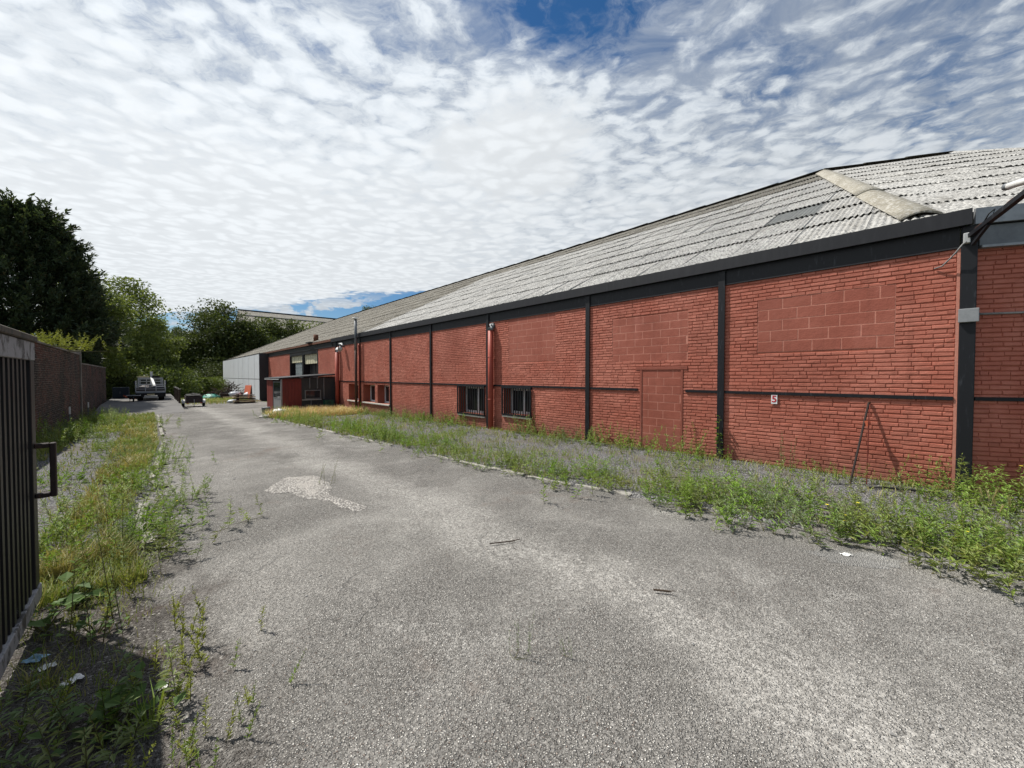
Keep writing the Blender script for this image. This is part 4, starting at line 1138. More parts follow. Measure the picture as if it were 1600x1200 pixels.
rp = at(304, 634, 29.4)
TR = empty('box_trailer', 'small dark box trailer with white mudguards parked below the ramp', 'trailer', (rp.x, rp.y, g(rp.x)))
bx = MB(); bx.box(-1.9, 0, -.5, .5, .32, .38)
bx.box(-1.9, 0, -.5, -.47, .38, .82); bx.box(-1.9, 0, .47, .5, .38, .82); bx.box(-1.9, -1.87, -.47, .47, .38, .82)
bx.build('box', M['trailer'], TR); MB().box(-.03, 0, -.47, .47, .385, .82).build('tailboard', M['trailer'], TR)
for zz in (.42, .54, .66, .77): MB().box(0, .012, -.46, .46, zz, zz + .02).build('board_rib', M['truck_dark'], TR)
for s in (-1, 1):
    tyre(-.95, s * .62, .25, .25, .16, TR)
    vs = []; n = 9
    mg = MB(); pts = [(-.95 + .31 * math.cos(a), .25 + .31 * math.sin(a)) for a in np.linspace(.1, math.pi - .1, n)]
    V_ = [(px_, s * .62 + o, pz) for (px_, pz) in pts for o in (-.1, .1)]; mg.add(V_, [(2 * i, 2 * i + 1, 2 * i + 3, 2 * i + 2) for i in range(n - 1)])
    mg.build('mudguard', M['white'], TR)
    MB().box(.0, .02, s * .40 - .06, s * .40 + .06, .28, .34).build('tail_lamp', M['sign_red'], TR)
MB().bar((-1.9, 0, .35), (-3.0, 0, .35), .07).build('drawbar', M['trailer'], TR)
MB().bar((.05, -.02, .05), (.03, -.02, .6), .025).build('prop_stand', M['steel_light'], TR)
MB().lump((-.9, 0, .88), .8, .42, .16, 5, jit=.3).build('tarpaulin', M['rubber'], TR)

RL = empty('ramp_railing', 'short black timber railing with pale tops on the edge of the ramp', 'railing', (-37, -7.36, rz_(37)))
for u in (36.8, 39.0, 41.3, 43.5):
    ps = MB().box(-u - .09, -u + .09, -7.42, -7.30, rz_(u) - .1, rz_(u) + .98).build('post', M['wood_dark'], RL, loc=(37, 7.36, -rz_(37)))
    MB().box(-u - .10, -u + .10, -7.44, -7.28, rz_(u) + .982, rz_(u) + 1.02).build('pale_top', M['sill'], RL, loc=(37, 7.36, -rz_(37)))
for z in (.35, .75):
    MB().box(-43.4, -36.9, -7.34, -7.29, -.2 + z, -.2 + z + .16).build('rail', M['wood_dark'], RL, loc=(37, 7.36, -rz_(37)))

# scrap by the left wall
def spot(px, py, zf=None):
    p = gnd(px, py); return p
cs = at(184, 618, 33); zc = rz_(-cs.x)
CB = empty('metal_cabinet', 'dark blue metal cabinet standing by the far end of the left wall', 'cabinet', (cs.x, cs.y + .2, zc))
MB().box(-.5, .5, -.5, .5, .02, .95).build('body', M['blue_dark'], CB, bevel=.02)
MB().box(.5, .52, -.46, -.01, .08, .9).build('door', M['blue_dark'], CB); MB().box(.5, .52, .01, .46, .08, .9).build('door', M['blue_dark'], CB)
MB().box(.52, .55, -.05, -.03, .4, .6).build('handle', M['galv'], CB)
ms = gnd(181, 633)
SCR = empty('scrap_heap', 'tangled heap of dark metal scrap and grey pipes beside the left wall', 'scrap heap', (ms.x, ms.y, g(ms.x)))
r2 = random.Random(12)
MB().lump((-.2, 0, .25), .9, .7, .38, 9, jit=.4).build('dark_scrap', M['rubber'], SCR)
for k in range(9):
    a = Vector((r2.uniform(-1, .9), r2.uniform(-.7, .7), r2.uniform(.1, .55))); b = a + Vector((r2.uniform(-.9, .9), r2.uniform(-.7, .7), r2.uniform(-.15, .25)))
    MB().tube([a, a.lerp(b, .5) + Vector((0, 0, .04)), b], .03, 6).build('pipe', M['galv_dark'], SCR, True)
tr0 = at(209, 629, 29); 
BRW = empty('wheelbarrow', 'black tub wheelbarrow with orange wooden handles lying near the truck', 'wheelbarrow', (tr0.x, tr0.y, rz_(-tr0.x) + .0))
tubv = MB(); tubv.add([(-.32, -.22, .18), (.32, -.22, .18), (.32, .22, .18), (-.32, .22, .18), (-.48, -.36, .46), (.46, -.36, .46), (.46, .36, .46), (-.48, .36, .46)], [(0, 1, 2, 3), (0, 4, 5, 1), (1, 5, 6, 2), (2, 6, 7, 3), (3, 7, 4, 0)])
tubv.build('tub', M['rubber'], BRW); tyre(.45, 0, .19, .19, .09, BRW)
MB().tube([(-.48, -.37, .46), (.46, -.37, .46), (.46, .37, .46), (-.48, .37, .46), (-.48, -.37, .46)], .025, 6).build('rim', M['steel_light'], BRW, True)
for s in (-1, 1):
    MB().bar((-.9, -.28 + s * .0 - .3, .42 + s * .03), (.4, s * .1, .22), .045).build('handle', M['orange'], BRW)
    MB().bar((-.3, s * .22, .0), (-.3, s * .2, .3), .035).build('leg', M['truck_dark'], BRW)

# rubbish pile by the grey sheeting
rb0 = gnd(372, 630)
def item(name, label, cat, px, py, group=None):
    p = gnd(px, py); return empty(name, label, cat, (p.x, p.y, p.z), 0, group)
r3 = random.Random(77)
pk = [(352, 628, 5, 'long cream plank lying lowest and leftmost in front of the rubbish pile', 'wood', 2.2, 0.10, .25),
      (366, 627, 20, 'pale plank lying on top beside the white bag', 'wood', 1.8, .42, -.4),
      (383, 627, -8, 'short brown plank on the middle of the rubbish pile', 'wood_dark', 1.6, .55, .2),
      (393, 629, 30, 'pale plank at the right end of the rubbish pile', 'wood', 1.5, .10, .1)]
for px, py, az, lab, mt, ln, z, t_ in pk:
    o = item('plank', lab, 'plank', px, py, 'planks of the rubbish pile')
    me = MB().bar((0, -ln / 2, z - .06 * t_), (.2 * t_, ln / 2, z + .25 * t_ * .3 + .05), .22, .05).mesh('board', M[mt]); link('board', me, o)
o = item('pallet_stack', 'stack of brown boards and pallet wood in the middle of the rubbish pile', 'boards', 381, 630)
for k in range(5): 
    MB().box(-.5 + r3.uniform(-.1, .1), .5 + r3.uniform(-.1, .1), -.75 + r3.uniform(-.1, .1), .75 + r3.uniform(-.1, .1), .05 + k * .16, .12 + k * .16).build('board', M['wood' if k % 2 else 'wood_dark'], o)
    MB().box(-.45, .45, -.5, -.4, .12 + k * .16, .21 + k * .16).build('batten', M['wood_dark'], o)
o = item('rubbish_bag', 'pale blue grey rubbish bag on top left of the pile of boards', 'bag', 367, 624); MB().lump((0, 0, .55), .5, .6, .38, 21, 12, 8, .14).build('sack', M['bag_white'], o, True)
MB().tube([(0, 0, .9), (.03, .02, 1.02)], [.05, .10], 6).build('knot', M['bag_white'], o)
o = item('rubbish_bag', 'white rubbish bag at the right of the board pile near the grey wall', 'bag', 388, 624); MB().lump((0, 0, .4), .5, .5, .40, 22, 12, 8, .16).build('sack', M['bag_white'], o, True)
MB().tube([(0, 0, .76), (.03, .02, .88)], [.05, .10], 6).build('knot', M['bag_white'], o)
o = item('rubbish_bag', 'small grey bag lying low in front of the boards', 'bag', 364, 630); MB().lump((0, 0, .16), .35, .45, .17, 23, 12, 8, .2).build('sack', M['bag_white'], o, True)
MB().tube([(0, .4, .16), (.03, .5, .18)], [.04, .08], 6).build('knot', M['bag_white'], o)
o = item('tarpaulin', 'crumpled teal tarpaulin heap left of the rubbish pile', 'tarpaulin', 331, 625); MB().lump((0, 0, .22), .7, .85, .42, 24, 12, 8, .2).build('cloth', M['teal'], o, True)
o = item('scrap_pile', 'dark red scrap lying behind the teal tarpaulin', 'scrap', 326, 620)
for k in range(10):
    a = Vector((r3.uniform(-.6, .6), r3.uniform(-1.2, 1.6), r3.uniform(.1, .7))); MB().bar(a, a + Vector((r3.uniform(-.4, .4), r3.uniform(-.7, .7), r3.uniform(-.2, .2))), .12, .08).build('scrap_piece', M['crimson'], o)
o = item('brush_pile', 'tall dark heap of branches and rusty scrap against the grey sheet wall', 'brush pile', 359, 624)
V = MB()
for k in range(260):
    th = r3.uniform(0, 6.28); rr = r3.uniform(0, 1.9); a = Vector((rr * math.cos(th) * .7, rr * math.sin(th) * 1.2, r3.uniform(0, 2.1) * (1 - rr / 2.4)))
    V.tube([a, a + Vector((r3.uniform(-.6, .6), r3.uniform(-.8, .8), r3.uniform(-.2, .45)))], [.035, .012], 4, False)
q = V.build('branches', M['wood_dark'], o); q['kind'] = 'stuff'
MB().lump((0, 0, .35), .9, 1.5, .6, 33, jit=.35).build('dark_core', M['trailer'], o)
xb, _ = fac(386, 605, -.95)
o = empty('orange_board', 'orange painted board leaning against the grey sheet wall', 'board', (xb, -.9, g(xb)))
MB().add([(-1.9, -.16, .1), (1.9, -.16, .1), (1.9, -.13, .1), (-1.9, -.13, .1), (-1.7, .05, 1.55), (1.9, .05, 1.62), (1.9, .08, 1.62), (-1.7, .08, 1.55)], [(0, 1, 5, 4), (2, 3, 7, 6), (0, 3, 2, 1), (4, 5, 6, 7), (1, 2, 6, 5), (0, 4, 7, 3)]).build('panel', M['orange'], o)
for k in (-1.2, 0, 1.2): MB().box(k - .05, k + .05, -.20, -.165, .12, .3).build('batten', M['wood_dark'], o)
# odds and ends near the porch
o = item('rubbish_bag', 'white sack lying on the drive corner by the porch door', 'bag', 437, 650); MB().lump((0, 0, .16), .26, .34, .22, 41, 12, 8, .2).build('sack', M['paper'], o, True); MB().lump((.1, -.35, .08), .2, .3, .10, 44, 10, 6, .2).build('fold', M['paper'], o, True)
o = item('stone_slab', 'pale pointed stone slab lying left of the white sack', 'stone', 422, 652); MB().lump((0, 0, .05), .3, .55, .1, 42, 8, 4, .25).build('slab', M['sill'], o)
o = item('grey_bucket', 'small grey bucket standing left of the porch door', 'bucket', 415.5, 645); MB().tube([(0, 0, 0), (0, 0, .32)], [.17, .23], 12).build('pail', M['galv_dark'], o); MB().tube([(.23, 0, .32), (.1, .2, .33), (-.1, .2, .33), (-.23, 0, .32)], .012, 5).build('handle', M['steel_light'], o)
pc = Vector((SX1 + .55, -.75, g(SX1)))
o = empty('plastic_crate', 'dark green plastic crate beside the porch side wall', 'crate', pc)
c_ = MB(); c_.box(-.25, .25, -.4, .4, .30, .34); c_.box(-.25, -.22, -.4, .4, .34, .82); c_.box(.22, .25, -.4, .4, .34, .82); c_.box(-.22, .22, -.4, -.37, .34, .82); c_.box(-.22, .22, .37, .4, .34, .82); c_.build('shell', M['green_plastic'], o)
MB().tube([(.26, -.14, .60), (.275, -.05, .7), (.275, .08, .68), (.26, .12, .55)], .02, 6).build('handle', M['rubber'], o, True)
for k in (-.3, .3): MB().box(-.2, .2, k - .08, k + .08, .0, .30).build('foot_block', M['concrete'], o)
o.scale = (.8, .62, .8)
# leaning iron bars, hose, litter on the strip
pb, ptp = gnd(1328, 757), fac(1358, 628)
o = empty('iron_bar', 'dark iron bar leaning on the red wall below the rail', 'bar', pb)
MB().tube([(0, 0, 0), (Vector((ptp[0], -.03, ptp[1])) - pb)], .016, 8).build('rod', M['stick'], o)
MB().tube([Vector((ptp[0], -.03, ptp[1])) - pb + Vector((0, 0, -.03)), Vector((ptp[0], -.03, ptp[1])) - pb + Vector((0, 0, .01))], .020, 8).build('tip', M['rust'], o)
pb2, pt2 = gnd(1354, 757), fac(1359, 632)
o = empty('thin_rod', 'thin rusty rod leaning on the wall right of the iron bar', 'rod', pb2)
MB().tube([(0, 0, 0), (Vector((pt2[0], -.05, pt2[1])) - pb2)], .008, 6).build('rod', M['pipe_red'], o)
MB().box(-.02, .02, -.02, .02, .92, 1.01).build('tag', M['orange'], o, loc=((pt2[0] - pb2.x) * .72 - .03, (-.05 - pb2.y) * .72 - .02, 0))
hp = [gnd(*p) for p in ((1354, 764), (1385, 767), (1420, 770), (1450, 774), (1478, 778))]
o = empty('black_hose', 'black hose lying on the gravel at the foot of the wall', 'hose', hp[0])
MB().tube([q - hp[0] + Vector((0, 0, .05 if i else .03)) for i, q in enumerate(hp)], .018, 8).build('tube', M['cable'], o, True)
def litter(label, px, py, s, mat, seed):
    p = gnd(px, py); o = empty('litter', label, 'litter', p + Vector((0, 0, .015)), seed)
    r_ = random.Random(seed); n = 5; V = [(s * (i / n - .5) * 2, s * .7 * (j / n - .5) * 2 + r_.uniform(-.1, .1) * s, r_.uniform(0, .35) * s * (1 if (i + j) % 2 else .3)) for i in range(n + 1) for j in range(n + 1)]
    F = [(i * (n + 1) + j, i * (n + 1) + j + 1, (i + 1) * (n + 1) + j + 1, (i + 1) * (n + 1) + j) for i in range(n) for j in range(n)]
    me = bpy.data.meshes.new('scrap'); me.from_pydata(V, [], F); me.materials.append(mat); link('scrap', me, o)
litter('scrap of white plastic on the asphalt edge by the right kerb', 1322, 869, .045, M['paper'], 1)
litter('torn strip of white paper on the dark soil by the gate', 113, 1068, .045, M['paper'], 2)
litter('small white scrap of paper on the soil near the weeds', 255, 1077, .028, M['paper'], 3)
litter('pale blue plastic scrap among the weeds under the gate', 56, 1033, .05, M['blue_lit'], 4)
litter('whitish crumpled film beside the blue scrap under the gate', 74, 1046, .035, M['paper'], 5)
for (a, b, lab, r0) in (((1021, 926), (1048, 929), 'short dark stick lying on the asphalt', .008), ((765, 853), (812, 846), 'thin bent twig lying on the asphalt', .006)):
    p, q = gnd(*a), gnd(*b); o = empty('twig', lab, 'twig', p); mid = (q - p) * .55 + Vector((.03, .02, 0))
    MB().tube([(0, 0, .025), mid + Vector((0, 0, .025)), q - p + Vector((0, 0, .025))], [r0, r0, r0 * .6], 6).build('wood', M['wood_dark'], o)
    MB().tube([mid + Vector((0, 0, .025)), mid + Vector((.05, .03, .035))], [r0 * .7, r0 * .3], 5).build('side_shoot', M['wood_dark'], o)
# loose stones on the drive
def stones():
    n = 2600; rg = np.random.default_rng(5)
    u = rg.uniform(-6, 9, n); w = rg.uniform(3.4, 8.7, n)
    edge = rg.random(n) < .45
    w = np.where(edge, np.where(rg.random(n) < .5, np.interp(u, [a for a, b in KR], [b for a, b in KR]) + np.abs(rg.normal(0, .25, n)), 8.65 - np.abs(rg.normal(0, .35, n))), w)
    s = np.where(rg.random(n) < .04, rg.uniform(.010, .018, n), rg.uniform(.003, .008, n))
    base = np.array([(1, 0, 0), (-1, 0, 0), (0, 1, 0), (0, -1, 0), (0, 0, .7), (0, 0, -.7)], dtype=float)
    F0 = np.array([(0, 2, 4), (2, 1, 4), (1, 3, 4), (3, 0, 4), (2, 0, 5), (1, 2, 5), (3, 1, 5), (0, 3, 5)])
    zz = np.array([g(-a) + dz(a, b) for a, b in zip(u, w)])
    j = rg.uniform(.6, 1.3, (n, 6, 1))
    V = base[None] * j * s[:, None, None]; a = rg.uniform(0, 6.28, n); ca, sa = np.cos(a)[:, None], np.sin(a)[:, None]
    X = V[:, :, 0] * ca - V[:, :, 1] * sa; Y = V[:, :, 0] * sa + V[:, :, 1] * ca
    P = np.stack([X - u[:, None], Y - w[:, None], V[:, :, 2] + (zz + s * .35)[:, None]], -1).reshape(-1, 3)
    F = (F0[None] + (np.arange(n) * 6)[:, None, None]).reshape(-1, 3)
    tag(link('loose_stones', np_mesh('loose_stones', P, F, M['stone'])), 'loose pale chippings scattered over the asphalt drive', 'gravel', kind='stuff')
stones()

# ------------------------------------------------------------------ vegetation
def leaves_np(C, D, U, ln, wd, fold=.15):
    """leaf rhombs: base C, direction D, side U; arrays"""
    n = len(C); ln = np.broadcast_to(np.asarray(ln, dtype=float), (n,))[:, None]; wd = np.broadcast_to(np.asarray(wd, dtype=float), (n,))[:, None]
    D = D / np.linalg.norm(D, axis=1, keepdims=True); S = np.cross(D, U); S /= np.linalg.norm(S, axis=1, keepdims=True) + 1e-9
    Nn = np.cross(S, D)
    V = np.stack([C, C + D * ln * .45 + S * wd * .5 + Nn * ln * fold, C + D * ln - Nn * ln * fold * .6, C + D * ln * .45 - S * wd * .5 + Nn * ln * fold], 1).reshape(-1, 3)
    F = np.arange(4 * n).reshape(n, 4); return V, F
def blades_np(C, D, ln, wd, bend, az):
    """grass blades: two quads each tapering, bending over"""
    n = len(C); S = np.stack([np.cos(az), np.sin(az), np.zeros(n)], 1); Bd = np.stack([-np.sin(az), np.cos(az), np.zeros(n)], 1)
    ln = ln[:, None]; wd = wd[:, None]; bend = bend[:, None]
    p1 = C + D * ln * .55 + Bd * bend * ln * .18; p2 = C + D * ln * (1 - .25 * bend) + Bd * bend * ln * .75
    V = np.stack([C - S * wd, C + S * wd, p1 + S * wd * .7, p1 - S * wd * .7, p2], 1).reshape(-1, 3)
    b = np.arange(n)[:, None] * 5
    F = np.concatenate([b + np.array([0, 1, 2, 3]), b + np.array([3, 2, 4, 4])], 0)
    return V, F
def tri_or_quad(name, V, F, mat):
    F = np.asarray(F); q = F[:, 2] != F[:, 3]
    me = bpy.data.meshes.new(name)
    faces = [tuple(f) for f in F[q]] + [tuple(f[:3]) for f in F[~q]]
    me.from_pydata(np.asarray(V).tolist(), [], faces); me.materials.append(mat); return me
def wild_plant(seed, stems, h, lpm, ll, lw, spread=.35, up=.5, droop=0.0, mat='leaf_weed', flowers=0, fmat='flower'):
    """upright weed: several leafy stems; returns (stem mesh, leaf mesh, flower mesh or None)"""
    rg = np.random.default_rng(seed); sm = MB(); LV = []; LF = []; off = 0; fl = MB()
    for s in range(stems):
        hh = h * rg.uniform(.6, 1.05); az = rg.uniform(0, 6.28); tl = rg.uniform(.1, 1) * spread
        b = np.array([rg.normal(0, .03 + .02 * stems), rg.normal(0, .03 + .02 * stems), -.03]); d = np.array([math.cos(az) * tl, math.sin(az) * tl, 1.0]); d /= np.linalg.norm(d)
        cur = np.array([math.cos(az), math.sin(az), 0]) * tl * .25 * hh
        P = lambda t: b + d * hh * t + cur * t * t * (.6)
        sm.tube([(0, 0, -.05), P(.06), P(.35), P(.7), P(1)], [.003 * (h + .4), .0034 * (h + .4), .0026 * (h + .4), .0018 * (h + .4), .001], 4, False)
        n = max(6, int(lpm * hh)); t = rg.uniform(.06, 1, n); t = t ** .85
        C = b + d * hh * t[:, None] + cur * (t * t * .6)[:, None]
        la = rg.uniform(0, 6.28, n); D = np.stack([np.cos(la), np.sin(la), up + rg.normal(0, .25, n) - droop], 1)
        size = (1.1 - .65 * t) * rg.uniform(.7, 1.25, n)
        V, F = leaves_np(C, D, np.tile([0, 0, 1.0], (n, 1)) + rg.normal(0, .2, (n, 3)), ll * size, lw * size, .08)
        LV.append(V); LF.append(F + off); off += len(V)
        if s < flowers:
            c = P(1.0)
            for k in range(8):
                a = k * .785; q = c + np.array([math.cos(a), math.sin(a), .3]) * .012; fl.add([c, q + np.array([-math.sin(a), math.cos(a), 0]) * .007, q + np.array([math.cos(a), math.sin(a), .1]) * .006, q - np.array([-math.sin(a), math.cos(a), 0]) * .007], [(0, 1, 2, 3)])
    me_l = np_mesh('foliage', np.concatenate(LV), np.concatenate(LF), M[mat])
    return sm.mesh('stems', M['stem']), me_l, (fl.mesh('flowers', M[fmat]) if flowers else None)
def grass_tuft(seed, n, h, mat, spread=.06, lean=.35, ears=0):
    rg = np.random.default_rng(seed)
    C = np.stack([rg.normal(0, spread, n), rg.normal(0, spread, n), np.full(n, -.02)], 1); a = rg.uniform(0, 6.28, n); l = np.abs(rg.normal(0, lean, n))
    D = np.stack([np.cos(a) * l, np.sin(a) * l, np.ones(n)], 1); D /= np.linalg.norm(D, axis=1, keepdims=True)
    V, F = blades_np(C, D, h * rg.uniform(.5, 1.1, n), rg.uniform(.0022, .0042, n), rg.uniform(.1, .9, n), rg.uniform(0, 6.28, n))
    return tri_or_quad('blades', V, F, M[mat])
def broad_plant(seed, n, ll, lw, mat, h=.15):
    rg = np.random.default_rng(seed)
    a = rg.uniform(0, 6.28, n); C = np.stack([rg.normal(0, .09, n), rg.normal(0, .09, n), rg.uniform(.0, h, n)], 1)
    D = np.stack([np.cos(a), np.sin(a), rg.uniform(.05, .7, n)], 1)
    s = rg.uniform(.6, 1.2, n); V, F = leaves_np(C, D, np.tile([0, 0, 1.0], (n, 1)) + rg.normal(0, .25, (n, 3)), ll * s, lw * s, .12)
    sm = MB()
    for i in range(min(n, 12)): sm.tube([(0, 0, -.02), C[i] * .6 + np.array([0, 0, .01]), C[i]], .003, 4, False)
    return sm.mesh('stems', M['stem']), np_mesh('foliage', V, F, M[mat])

KINDS = {
 'mass': [wild_plant(210 + i, 26, .56, 62, .11, .024, .75, .5, mat=('leaf_weed', 'leaf_fresh', 'leaf_grey')[i % 3]) for i in range(6)],
 'tall': [wild_plant(100 + i, 11, .66, 75, .105, .021, .45, .6, mat='leaf_weed') for i in range(4)] + [wild_plant(104 + i, 10, .6, 80, .10, .022, .45, .65, mat='leaf_fresh') for i in range(3)],
 'grey': [wild_plant(120 + i, 12, .48, 80, .085, .022, .7, .3, mat='leaf_grey') for i in range(4)],
 'bushy': [wild_plant(140 + i, 18, .46, 85, .08, .024, .85, .35, mat='leaf_weed') for i in range(4)] + [wild_plant(146, 16, .44, 85, .075, .026, .8, .4, mat='leaf_fresh')],
 'flowering': [wild_plant(160 + i, 10, .55, 70, .085, .026, .6, .35, mat='leaf_weed', flowers=2) for i in range(3)],
 'yellow': [wild_plant(170 + i, 10, .34, 150, .040, .012, .50, .8, mat=('leaf_yellow' if i % 2 else 'leaf_weed')) for i in range(4)],
 'dry': [wild_plant(180 + i, 12, .46, 60, .06, .014, .55, .5, mat='leaf_straw') for i in range(3)],
 'wisp': [wild_plant(190 + i, 5, .80, 55, .05, .012, .30, .6, mat='leaf_grey') for i in range(3)],
}
def plant(kind, x, y, s, label, group, name='weed', rng_=rnd, z=None, cat='weed'):
    st, lf, fl = KINDS[kind][rng_.randrange(len(KINDS[kind]))]
    o = empty(name, label, cat, (x, y, (g(x, y) if z is None else z) + .01), rng_.uniform(0, 6.28), group)
    o.scale = (s, s, s * rng_.uniform(.9, 1.12))
    link('stems', st, o); link('foliage', lf, o)
    if fl: link('flowers', fl, o)
    return o
rp_ = random.Random(21)
# band along the right kerb (dense, tallest near the camera)
NMAX = 0
BAYS = [(0.3, 'by the shaded side wall'), (1.4, 'facing the leaning iron bar'), (3.3, 'facing the number plate bay'), (5.0, 'facing the blocked door'), (6.7, 'facing the second black column'), (9.2, 'facing the right barred window'), (11.0, 'facing the red drain pipe'), (12.8, 'facing the left barred window'), (15, 'facing the fourth column'), (18.7, 'facing the fifth column'), (22.5, 'facing the deep white windows'), (99, 'facing the porch')]
LBAYS = [(8, 'beside the gate handle'), (10.5, 'just beyond the gate'), (14, 'by the nearer gravel patch'), (18.6, 'by the farther gravel patch'), (22, 'below the wall shrub'), (26, 'near the nearer marker post'), (30, 'near the farther marker post'), (99, 'near the ramp')]
DESC = {'tall': 'upright weed', 'bushy': 'bushy weed', 'mass': 'dense leafy weed', 'grey': 'grey green weed', 'flowering': 'yellow flowered weed', 'dry': 'dry straw weed', 'wisp': 'thin wispy weed'}
def put_band(n, ufun, wfun, kinds, sfun, where, group, bays=BAYS):
    for i in range(n):
        u = ufun(); w = wfun(u); k = rp_.choice(kinds); s_ = sfun(u) * rp_.uniform(.7, 1.2)
        zone = next(t for lim, t in bays if u < lim)
        size = 'large ' if s_ > sfun(u) * 1.03 else 'small ' if s_ < sfun(u) * .84 else ''
        plant(k, -u, -w, s_, size + DESC[k] + ' ' + where + ', ' + zone, group, rng_=rp_)
put_band(38, lambda: rp_.uniform(-2.8, 2.6), lambda u: interp(KR, u) - .05 - abs(rp_.gauss(0, .27)), ['mass', 'mass', 'tall', 'bushy', 'mass', 'flowering', 'grey'], lambda u: .86, 'behind the right kerb', 'weeds behind the right kerb')
put_band(34, lambda: rp_.uniform(2.6, 12), lambda u: interp(KR, u) - .05 - abs(rp_.gauss(0, .33)), ['tall', 'mass', 'bushy', 'grey'], lambda u: .70, 'behind the right kerb', 'weeds behind the right kerb')
put_band(32, lambda: rp_.uniform(11, 23.2), lambda u: interp(KR, u) - .15 - abs(rp_.gauss(0, .5)), ['tall', 'tall', 'bushy', 'mass'], lambda u: .95, 'behind the right kerb', 'weeds behind the right kerb')
put_band(40, lambda: rp_.uniform(3.2, 22), lambda u: .12 + abs(rp_.gauss(0, .22)), ['tall', 'mass', 'wisp', 'bushy'], lambda u: .92, 'at the foot of the red wall', 'weeds at the foot of the red wall')
put_band(36, lambda: rp_.uniform(.6, 17), lambda u: rp_.uniform(.7, interp(KR, u) - .5), ['bushy', 'grey', 'tall', 'bushy'], lambda u: .55, 'out on the gravel strip', 'weeds on the gravel strip')
put_band(10, lambda: rp_.uniform(22.5, 26), lambda u: rp_.uniform(1.2, 4.2), ['dry'], lambda u: .95, 'on the strip', 'dry weeds before the porch')
# single plants that stand out
def single(kind, px, py, s, label, name='weed', cat='weed', near_wall=False):
    p = gnd(px, py)
    if p.y > -.08: p.y = -.10
    return plant(kind, p.x, p.y, s, label, None, name, rp_, cat=cat)
single('bushy', 1282, 752, .75, 'round dark green weed with one yellow flower left of the leaning iron bar')
single('wisp', 1225, 738, .9, 'tall wispy weed against the wall below the number plate')
single('bushy', 1392, 757, .62, 'compact bright green bush right of the leaning bar at the wall foot')
single('tall', 1462, 775, .85, 'bushy upright weed just left of the black corner column')
single('tall', 1060, 715, 1.05, 'dense column shaped weed in front of the blocked door')
single('tall', 985, 700, .9, 'tall weed left of the blocked door at the wall foot')
single('tall', 945, 695, .95, 'tall weed standing just right of the second black column')
for (px, py, s, k, lab) in ((1545, 790, 1.0, 'tall', 'tall leafy weed right of the corner column'), (1570, 800, 1.15, 'flowering', 'large weed with yellow flower heads at the right edge'), (1592, 805, 1.2, 'bushy', 'big dark leafy bush at the right edge by the shaded wall'), (1530, 792, .8, 'bushy', 'low bush at the base of the shaded side wall'), (1610, 790, 1.2, 'flowering', 'large flowering weed beyond the right edge bush')):
    single(k, px, py, s, lab)
# tall vine on the second column
xv = col_x[0]
o = empty('climbing_vine', 'slender green vine climbing the first black column', 'vine', (xv, -.09, g(xv)))
MB().tube([(0, 0, -.02), (.02, -.01, .3), (-.01, -.01, .6), (.01, 0, .92)], .006, 5).build('stem', M['stem'], o)
rg = np.random.default_rng(8); n = 34; t_ = rg.uniform(.25, 1, n); a = rg.uniform(0, 6.28, n)
Vv, Fv = leaves_np(np.stack([0 * t_, 0 * t_ - .01, t_ * .92], 1), np.stack([np.cos(a), -np.abs(np.sin(a)), rg.uniform(-.1, .6, n)], 1), np.tile([0, 0, 1.], (n, 1)), .10, .045)
link('leaves', np_mesh('leaves', Vv, Fv, M['leaf_broad']), o)
# barley ears at the right
for i in range(9):
    p = gnd(rp_.uniform(1515, 1600), rp_.uniform(835, 870)); o = empty('wild_barley', 'pale wild barley stalk among the weeds at the right edge', 'grass', p, rp_.uniform(0, 6), 'wild barley stalks')
    h = rp_.uniform(.4, .58); MB().tube([(0, 0, -.02), (.02, 0, h * .6), (.05, .01, h)], .002, 4).build('stalk', M['stem'], o)
    e = MB()
    for k in range(26):
        t = k / 26; aa = rp_.uniform(0, 6.28); c = Vector((.05 + .02 * t, .01, h + .07 * t)); dd = Vector((math.cos(aa) * .3 + .2, math.sin(aa) * .3, 1)).normalized(); sd_ = dd.cross(Vector((0, 0, 1))).normalized()
        e.add([c - sd_ * .003, c + sd_ * .003, c + dd * .05], [(0, 1, 2)])
    e.build('ear', M['ear'], o)
